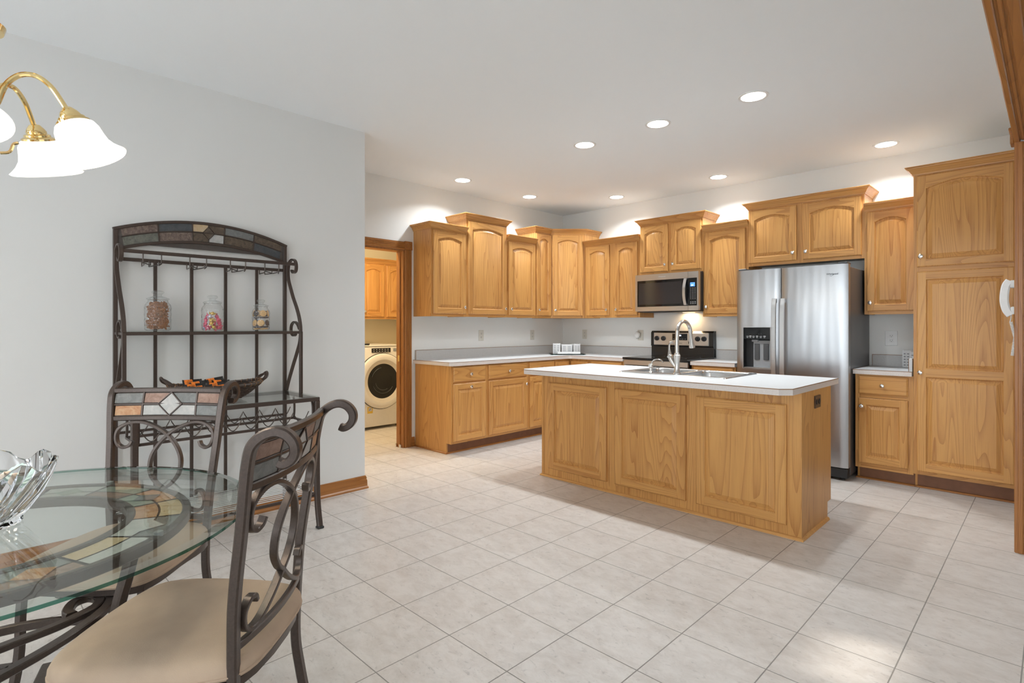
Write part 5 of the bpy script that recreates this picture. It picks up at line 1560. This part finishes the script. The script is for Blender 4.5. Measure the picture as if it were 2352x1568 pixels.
mb.raw(vs, [(len(vs) - 1, 1 + 3 * n + i, 1 + 3 * n + (i + 1) % n) for i in range(n)], 0)
mb.build('glass_top', [M_GLASS, M_EDGE, M_EDGE2], t, angle=12)
RZ1 = TZ - .0195       # top face of the tiled ring
RI, RO = 0.312, 0.448
mb = MB()
mb.tube([(RI * math.cos(2 * PI * i / 72), RI * math.sin(2 * PI * i / 72), RZ1 - .014) for i in range(72)], 0.028, 0.022, (0, 0, 1), closed=True)
mb.tube([(RO * math.cos(2 * PI * i / 72), RO * math.sin(2 * PI * i / 72), RZ1 - .014) for i in range(72)], 0.028, 0.022, (0, 0, 1), closed=True)
rg = mb.build('ring_frame', M_IRON, t)
mb = MB(); nseg = 16; rc = (RI + RO) / 2
order = [0, 2, 3, 6, 4, 1, 3, 0, 2, 6, 4, 3, 1, 0, 2, 4]
def sect(r0, r1, a0, a1, z, m):
    k_ = 6
    vs = [(r * math.cos(a0 + (a1 - a0) * i / k_), r * math.sin(a0 + (a1 - a0) * i / k_), z) for r in (r0, r1) for i in range(k_ + 1)]
    mb.raw(vs, [(i, i + 1, k_ + 2 + i, k_ + 1 + i) for i in range(k_)], m)
sect(RI, RO, 0, PI, RZ1 - .012, 8); sect(RI, RO, PI, 2 * PI, RZ1 - .012, 8)
for i in range(nseg):
    a0 = 2 * PI * i / nseg + .012; a1 = 2 * PI * (i + 1) / nseg - .012
    sect(RI + .010, rc - .003, a0, a1, RZ1 - .006, order[i]); sect(rc + .003, RO - .010, a0, a1, RZ1 - .006, order[(i + 5) % nseg])
    if i % 2 == 0:
        am = (a0 + a1) / 2; dr_v, da = 0.040, 0.11
        mb.raw([((rc - dr_v) * math.cos(am), (rc - dr_v) * math.sin(am), RZ1 - .0045), (rc * math.cos(am + da), rc * math.sin(am + da), RZ1 - .0045), ((rc + dr_v) * math.cos(am), (rc + dr_v) * math.sin(am), RZ1 - .0045), (rc * math.cos(am - da), rc * math.sin(am - da), RZ1 - .0045)], [(0, 1, 2, 3)], order[(i + 9) % nseg])
mb.build('slate_tiles', SL + [M_GROUT], rg)
for i in range(4):
    a = PI / 4 + i * PI / 2
    MB().lathe([(0.011, RZ1 - .004), (0.011, TZ - .0122)], 14, (RO * math.cos(a), RO * math.sin(a), 0)).build('glass_pad', M_MGREY, t)
for i in range(3):
    a = RAD((-9, 113, 231)[i])
    ca_, sa_ = math.cos(a), math.sin(a)
    mb = MB()
    pr_ = [(0.40, RZ1 - .028), (0.395, 0.62), (0.365, 0.50), (0.335, 0.40), (0.325, 0.31), (0.335, 0.20), (0.375, 0.09), (0.43, 0.012)]
    mb.tube(spline([(r * ca_, r * sa_, z) for r, z in pr_], 5), 0.032, 0.032, (-sa_, ca_, 0))
    lg_ = mb.build('leg', M_IRON, t)
    MB().lathe([(0.026, 0), (0.026, 0.010), (0.018, 0.016)], 14, (0.43 * ca_, 0.43 * sa_, 0)).build('foot', M_BLACKM, lg_)
# level scrollwork tying the legs
mb = MB()
mb.tube([(0.318 * math.cos(2 * PI * i / 60), 0.318 * math.sin(2 * PI * i / 60), 0.355) for i in range(60)], 0.026, 0.018, (0, 0, 1), closed=True)
mb.build('lower_ring', M_IRON, t)
outer_ = [(0.05, -0.02), (0.02, 0.030), (-0.01, 0.078), (-0.05, 0.135), (-0.105, 0.200), (-0.175, 0.265), (-0.245, 0.306), (-0.325, 0.316), (-0.405, 0.292), (-0.440, 0.240), (-0.425, 0.190)]
inner_ = [(-0.135, -0.02), (-0.150, 0.040), (-0.163, 0.092), (-0.180, 0.160), (-0.210, 0.226), (-0.240, 0.268), (-0.288, 0.284), (-0.330, 0.262), (-0.320, 0.222), (-0.265, 0.200), (-0.228, 0.206)]
for i in range(3):
    a = RAD(120 * i); c_, s_ = math.cos(a), math.sin(a)
    for pth in (outer_, inner_):
        mb = MB()
        mb.tube(spline([(x * c_ - y * s_, x * s_ + y * c_, 0.375) for x, y in pth], 6), 0.020, 0.030, (0, 0, 1))
        mb.build('base_scroll', M_IRON, t)

# ------------------------------------------------------------------ crystal bowl of seashells
t = thing('crystal_bowl', 'cut crystal bowl with scalloped rim on the glass dining table', 'bowl', (TX, TY, TZ + .0004))
mb = MB(); n = 48
outer = [(0.0, 0.0), (0.072, 0.0), (0.076, 0.006), (0.074, 0.014), (0.092, 0.035), (0.118, 0.075), (0.136, 0.115), (0.147, 0.150)]
inner = [(0.141, 0.150), (0.129, 0.115), (0.110, 0.077), (0.083, 0.038), (0.05, 0.020), (0.0, 0.018)]
vs = []; rows = outer + inner
for ri_, (r, z) in enumerate(rows):
    for i in range(n):
        a = 2 * PI * i / n
        f = z / 0.150
        wav = 0.016 * f ** 4 * math.cos(8 * a)
        fac = (0.0045 if (i % 2) else -0.002) * (1 if ri_ < len(outer) and r > 0 else 0)
        tw = a + 0.5 * f
        vs.append(((r + fac) * math.cos(tw), (r + fac) * math.sin(tw), z + wav))
fs = []
for j in range(len(rows) - 1):
    for i in range(n): fs.append((j * n + i, j * n + (i + 1) % n, (j + 1) * n + (i + 1) % n, (j + 1) * n + i))
mb.raw(vs, fs)
mb.build('bowl', M_CRYSTAL, t, angle=18)
def conch(sz):
    mb = MB(); n = 12; rows_ = 15; vs = []
    for j in range(rows_):
        u = j / (rows_ - 1)
        r = sz * (0.04 + 0.46 * math.sin(PI * min(1, u * 1.15)) ** 1.2 * (1 - .25 * u))
        for i in range(n):
            a = 2 * PI * i / n
            sp = 1.0 + (0.42 if (i % 4 == 0 and j in (8, 10)) else 0) + 0.08 * math.cos(j * 2.1)
            vs.append((r * sp * math.cos(a), r * sp * math.sin(a) * .85, sz * (u * 2.0 - 1.0)))
    fs = [(j * n + i, j * n + (i + 1) % n, (j + 1) * n + (i + 1) % n, (j + 1) * n + i) for j in range(rows_ - 1) for i in range(n)]
    fs += [list(range(n))[::-1], [(rows_ - 1) * n + i for i in range(n)]]
    mb.raw(vs, fs); return mb
def scallop(sz):
    mb = MB(); n = 22; vs = [(0, -sz * .7, 0.0)]
    for f in (.35, .7, 1.0):
        for i in range(n + 1):
            a = -0.25 * PI + 1.5 * PI * i / n
            rr = sz * f * (1 + (.05 if i % 2 else -.03) * f)
            vs.append((rr * math.cos(a) * .95, -sz * .7 * (1 - f) + rr * math.sin(a) * .8, sz * .38 * (1 - (f) ** 2) + (0.03 * sz if i % 2 else 0)))
    m_ = n + 1
    fs = [(0, 1 + i, 2 + i) for i in range(n)]
    for q in range(2): fs += [(1 + q * m_ + i, 1 + (q + 1) * m_ + i, 2 + (q + 1) * m_ + i, 2 + q * m_ + i) for i in range(n)]
    mb.raw(vs, fs); return mb
shells = [('conch_shell', conch(0.036), M_SHELL, (0.055, 0.045, 0.128), (0.5, 0.9, 0.4), 'spiky cream conch shell standing highest at the right of the crystal bowl'),
          ('conch_shell', conch(0.046), M_SHELL, (-0.010, -0.045, 0.105), (1.5, 0.2, 0.9), 'large smooth cream conch shell lying across the front of the crystal bowl'),
          ('scallop_shell', scallop(0.040), M_SHELLT, (0.0, 0.065, 0.118), (0.9, 0.2, 0.3), 'pale teal scallop shell at the back of the crystal bowl'),
          ('scallop_shell', scallop(0.034), M_SHELL, (0.050, -0.015, 0.080), (0.6, 1.2, 0.0), 'cream scallop shell leaning inside the right wall of the crystal bowl'),
          ('conch_shell', conch(0.028), M_SHELL, (0.010, 0.012, 0.060), (1.3, 0.0, 2.0), 'small cream conch shell buried at the centre of the crystal bowl')]
for nm, mb, mt, p, r, lb in shells:
    o = mb.build(nm, mt, None, (TX + p[0], TY + p[1], TZ + p[2]), r); tag(o, lb, 'seashell')

# ------------------------------------------------------------------ dining chairs
def lean(z):
    """rear-post profile: backward offset at height z"""
    pts = [(0.0, 0.045), (0.10, 0.026), (0.20, 0.010), (0.30, -0.001), (0.426, 0.0), (0.565, 0.0055), (0.645, 0.013), (0.726, 0.024), (0.806, 0.035), (0.902, 0.046), (0.954, 0.054), (0.99, 0.064), (1.05, 0.085)]
    for (z0, b0), (z1, b1) in zip(pts, pts[1:]):
        if z <= z1: return b0 + (b1 - b0) * (z - z0) / (z1 - z0)
    return pts[-1][1]
def half(z):
    """half spacing of the rear posts at height z"""
    return 0.192 + 0.042 * max(0.0, min(1.0, (z - 0.40) / 0.60)) + 0.02 * max(0, (0.3 - z) / 0.3)

def make_chair(label, group=None):
    # local: x sideways, +y backward, z up; origin between the rear posts
    t = thing('dining_chair', label, 'chair', (0, 0, 0), 0, group)
    for s in (-1, 1):
        pts = []
        for z in (0.012, 0.10, 0.20, 0.30, 0.426, 0.565, 0.645, 0.726, 0.806, 0.902, 0.954):
            pts.append((s * half(z), lean(z), z))
        for (b_, z) in ((0.063, 0.986), (0.081, 1.007), (0.104, 1.020), (0.128, 1.023), (0.150, 1.0137), (0.165, 0.994), (0.166, 0.971), (0.155, 0.954), (0.138, 0.946), (0.126, 0.950)):
            pts.append((s * half(z), b_, z))
        sp = spline(pts, 5); m = len(sp)
        tp = [1.0 if i < m - 22 else 1.0 - 0.12 * (i - m + 22) / 22 for i in range(m)]
        mb = MB(); mb.tube(sp, 0.027, 0.025, (1, 0, 0), taper=tp)
        pc = mb.build('rear_post', M_IRON, t)
        MB().lathe([(0.018, 0), (0.018, 0.010), (0.013, 0.016)], 12, (s * half(0), lean(0), 0)).build('foot', M_BLACKM, pc)
    # slate panel
    zb, zt = 0.886, 1.000
    def back(x, z, o=0.0):     # shallow curve between the posts, concave to the sitter
        w_ = half(z)
        return (x, lean(min(z, .99)) + 0.030 * (1 - (x / w_) ** 2) + o, z)
    mb = MB(); nn = 18
    for z in (zb, zt):
        wz = half(z) - .010
        mb.tube([back(-wz + 2 * wz * i / nn, z) for i in range(nn + 1)], 0.020, 0.020, (0, 0, 1))
    zm = (zb + zt) / 2
    mb.tube([back(-half(zm) + .01 + 2 * (half(zm) - .01) * i / nn, zm) for i in range(nn + 1)], 0.007, 0.014, (0, 0, 1))
    for x in (-0.112, 0.112): mb.tube([back(x, zb), back(x, zm), back(x, zt)], 0.008, 0.014, (1, 0, 0))
    pf = mb.build('panel_frame', M_IRON, t)
    mb = MB()
    for o_ in (-0.0045, 0.0045):
        def patch(x0, x1, z0, z1, m_, o2=0.0):
            k_ = 6
            vs = [back(x0 + (x1 - x0) * i / k_, z, o_ * (1 + o2)) for z in (z0, z1) for i in range(k_ + 1)]
            mb.raw(vs, [(i, i + 1, k_ + 2 + i, k_ + 1 + i) for i in range(k_)], m_)
        W1, W0 = half(zt) - .016, half(zb) - .014
        patch(-W0, W0, zb, zt, 8, -0.5)
        top = [(-W1, -.117, 0), (-.107, -.004, 1), (.004, .107, 0), (.117, W1, 1)]
        bot = [(-W0, -.117, 6), (-.107, -.004, 3), (.004, .107, 3), (.117, W0, 0)]
        for x0, x1, m_ in top: patch(x0, x1, zm + .006, zt - .013, m_)
        for x0, x1, m_ in bot: patch(x0, x1, zb + .013, zm - .006, m_)
        vs = [back(-.044, zm, o_ * 1.5), back(0, zb + .014, o_ * 1.5), back(.044, zm, o_ * 1.5), back(0, zt - .014, o_ * 1.5)]
        mb.raw(vs, [(0, 1, 2, 3)], 3)
    mb.build('slate_tiles', SL + [M_GROUT], pf)
    mb = MB()
    for o_ in (-.006, .006):
        mb.tube([back(-.050, zm, o_), back(0, zb + .009, o_), back(.050, zm, o_), back(0, zt - .009, o_)], 0.008, 0.006, (0, 1, 0), closed=True)
    mb.build('diamond_frame', M_IRON, pf)
    # crossed scroll bars
    bar = [(-.140, .792), (-.150, .775), (-.172, .768), (-.193, .782), (-.202, .812), (-.192, .846), (-.152, .868), (-.100, .868), (-.045, .846), (0, .815), (.040, .770), (.062, .720), (.060, .665), (.032, .622), (0, .597),
           (-.050, .556), (-.108, .522), (-.150, .514), (-.176, .532), (-.180, .566), (-.164, .592), (-.143, .594), (-.134, .578)]
    for s in (-1, 1):
        mb = MB(); mb.tube(spline([(s * x, lean(z) + 0.004 + 0.022 * (1 - (x / .21) ** 2), z) for x, z in bar], 5), 0.021, 0.012, (0, 1, 0))
        mb.build('scroll_bar', M_IRON, t)
    mb = MB(); nn = 12
    mb.tube([(-half(.49) + 2 * half(.49) * i / nn, lean(.49) + 0.022 * (1 - (2 * i / nn - 1) ** 2), .490) for i in range(nn + 1)], 0.020, 0.016, (0, 0, 1))
    mb.build('back_rail', M_IRON, t)
    # seat frame and front legs
    fr_ = [(-.180, .0), (.180, .0), (.215, -.22), (.205, -.40), (.10, -.435), (-.10, -.435), (-.205, -.40), (-.215, -.22)]
    mb = MB(); mb.tube(spline([(x, y, .398) for x, y in fr_], 5, closed=True), 0.026, 0.016, (0, 0, 1), closed=True)
    mb.build('seat_frame', M_IRON, t)
    for s in (-1, 1):
        mb = MB(); mb.tube(spline([(s * .200, -.395, .400), (s * .203, -.402, .30), (s * .205, -.405, .18), (s * .214, -.418, .07), (s * .226, -.436, .012)], 5), 0.025, 0.025, (1, 0, 0))
        pc = mb.build('front_leg', M_IRON, t)
        MB().lathe([(0.018, 0), (0.018, 0.010), (0.013, 0.016)], 12, (s * .226, -.436, 0)).build('foot', M_BLACKM, pc)
    # cushion
    out = spline([(-.165, .028, 0), (0, .042, 0), (.165, .028, 0), (.222, -.05, 0), (.245, -.22, 0), (.240, -.38, 0), (.185, -.455, 0), (0, -.475, 0), (-.185, -.455, 0), (-.240, -.38, 0), (-.245, -.22, 0), (-.222, -.05, 0)], 5, closed=True)
    cx_, cy2 = 0.0, -0.215
    rows_ = [(0.94, .412), (0.985, .416), (1.0, .430), (0.995, .444), (0.965, .458), (0.90, .468), (0.75, .477), (0.5, .483), (0.25, .485)]
    k_ = len(out); vs = []
    for f, z in rows_:
        for p in out: vs.append((cx_ + (p.x - cx_) * f, cy2 + (p.y - cy2) * f, z))
    fs = [(j * k_ + i, j * k_ + (i + 1) % k_, (j + 1) * k_ + (i + 1) % k_, (j + 1) * k_ + i) for j in range(len(rows_) - 1) for i in range(k_)]
    fs += [[i for i in range(k_)][::-1], [(len(rows_) - 1) * k_ + i for i in range(k_)]]
    mb = MB(); mb.raw(vs, fs)
    sc_ = mb.build('seat_cushion', M_SUEDE, t, angle=60)
    mb = MB(); mb.tube([(cx_ + (p.x - cx_) * 0.997, cy2 + (p.y - cy2) * 0.997, .425) for p in out], 0.0032, n=6, closed=True)
    mb.build('piping', M_SUEDE, sc_)
    return t
ch = make_chair('bronze metal dining chair with tan seat, nearest the camera, right of the glass table', 'dining chairs at the glass table')
c2 = copy_tree(ch)
ch.location = (-1.5537, 0.6067, 0)
ch.rotation_euler = (0, 0, math.atan2(0.704, 0.710) - PI / 2)      # local +y -> (0.71,0.704)
c2.location = (-2.601, 0.574, 0)
c2.rotation_euler = (0, 0, math.atan2(0.7098, -0.7044) - PI / 2)
c2['label'] = 'bronze metal dining chair with tan seat, behind the table and in front of the rack'

# ------------------------------------------------------------------ chandelier
HX, HY = -1.910, 0.026
t = thing('chandelier', 'brass chandelier with lit frosted bell shades hanging above the dining table', 'chandelier', (HX, HY, 1.607))
mb = MB(); mb.lathe([(0.0, 0.02), (0.012, 0.03), (0.018, 0.05), (0.030, 0.07), (0.045, 0.11), (0.036, 0.16), (0.020, 0.20), (0.018, 0.28), (0.028, 0.30), (0.036, 0.325), (0.028, 0.345), (0.016, 0.36), (0.014, 0.40), (0.056, 0.405), (0.060, 0.42), (0.020, 0.445), (0.010, 0.47), (0.006, 0.50)], 28)
mb.build('column', M_BRASS, t)
mb = MB()
for i in range(34):
    z = 0.505 + i * 0.0186
    mb.tube([((0.009 * math.cos(a) if i % 2 else 0), (0 if i % 2 else 0.009 * math.cos(a)), z + 0.013 * math.sin(a)) for a in [2 * PI * q / 12 for q in range(12)]], 0.002, n=5, closed=True)
mb.build('chain', M_BRASS, t)
MB().lathe([(0.012, 1.140), (0.05, 1.155), (0.065, 1.170), (0.066, 1.1885)], 28).build('canopy', M_BRASS, t)
for i in range(5):
    # headings chosen from the two shades in view; camera right is (0.71,0.704), forward is (-0.704,0.71)
    a = math.atan2(0.704, 0.71) + RAD(22 + 72 * i)
    ca_, sa_ = math.cos(a), math.sin(a)
    mb = MB()
    arm = [(0.026, 0.19), (0.046, 0.225), (0.062, 0.272), (0.090, 0.302), (0.124, 0.306), (0.154, 0.284), (0.176, 0.250), (0.188, 0.228)]
    mb.tube(spline([(r * ca_, r * sa_, z) for r, z in arm], 5), 0.0065, n=10)
    am = mb.build('arm', M_BRASS, t)
    tilt = Matrix.Translation((0.188 * ca_, 0.188 * sa_, 0.232)) @ Matrix.Rotation(a, 4, 'Z') @ Matrix.Rotation(RAD(-22), 4, 'Y') @ Matrix.Rotation(PI, 4, 'X')
    mb = MB(); mb.xf = tilt
    mb.lathe([(0.0, -0.004), (0.012, 0.0), (0.020, 0.010), (0.024, 0.018), (0.024, 0.024), (0.031, 0.027), (0.031, 0.032), (0.039, 0.037), (0.039, 0.045), (0.034, 0.046)], 24)
    mb.build('socket_cup', M_BRASS, am)
    mb = MB(); mb.xf = tilt
    mb.lathe([(0.036, 0.040), (0.045, 0.046), (0.051, 0.060), (0.054, 0.080), (0.058, 0.098), (0.068, 0.114), (0.080, 0.126), (0.086, 0.131), (0.083, 0.134), (0.078, 0.128), (0.064, 0.117), (0.054, 0.100), (0.050, 0.080), (0.047, 0.062), (0.034, 0.050)], 40, cap=False)
    mb.build('glass_shade', M_SHADE, am)
    pl = bpy.data.lights.new('bulb_lamp', 'POINT'); pl.energy = 3.0; pl.color = (1.0, 0.90, 0.76); pl.shadow_soft_size = 0.035
    po = bpy.data.objects.new('bulb_lamp', pl); COL.objects.link(po); po.parent = am
    po.location = tilt @ Vector((0, 0, 0.128))
    if i == 0:
        mb = MB(); mb.tube(spline([(0.052 * ca_, 0.052 * sa_, 0.10), (0.07 * ca_, 0.07 * sa_, 0.105), (0.078 * ca_, 0.078 * sa_, 0.125), (0.088 * ca_, 0.088 * sa_, 0.130)], 4), 0.004, n=6)
        mb.build('leaf_curl', M_BRASS, am)
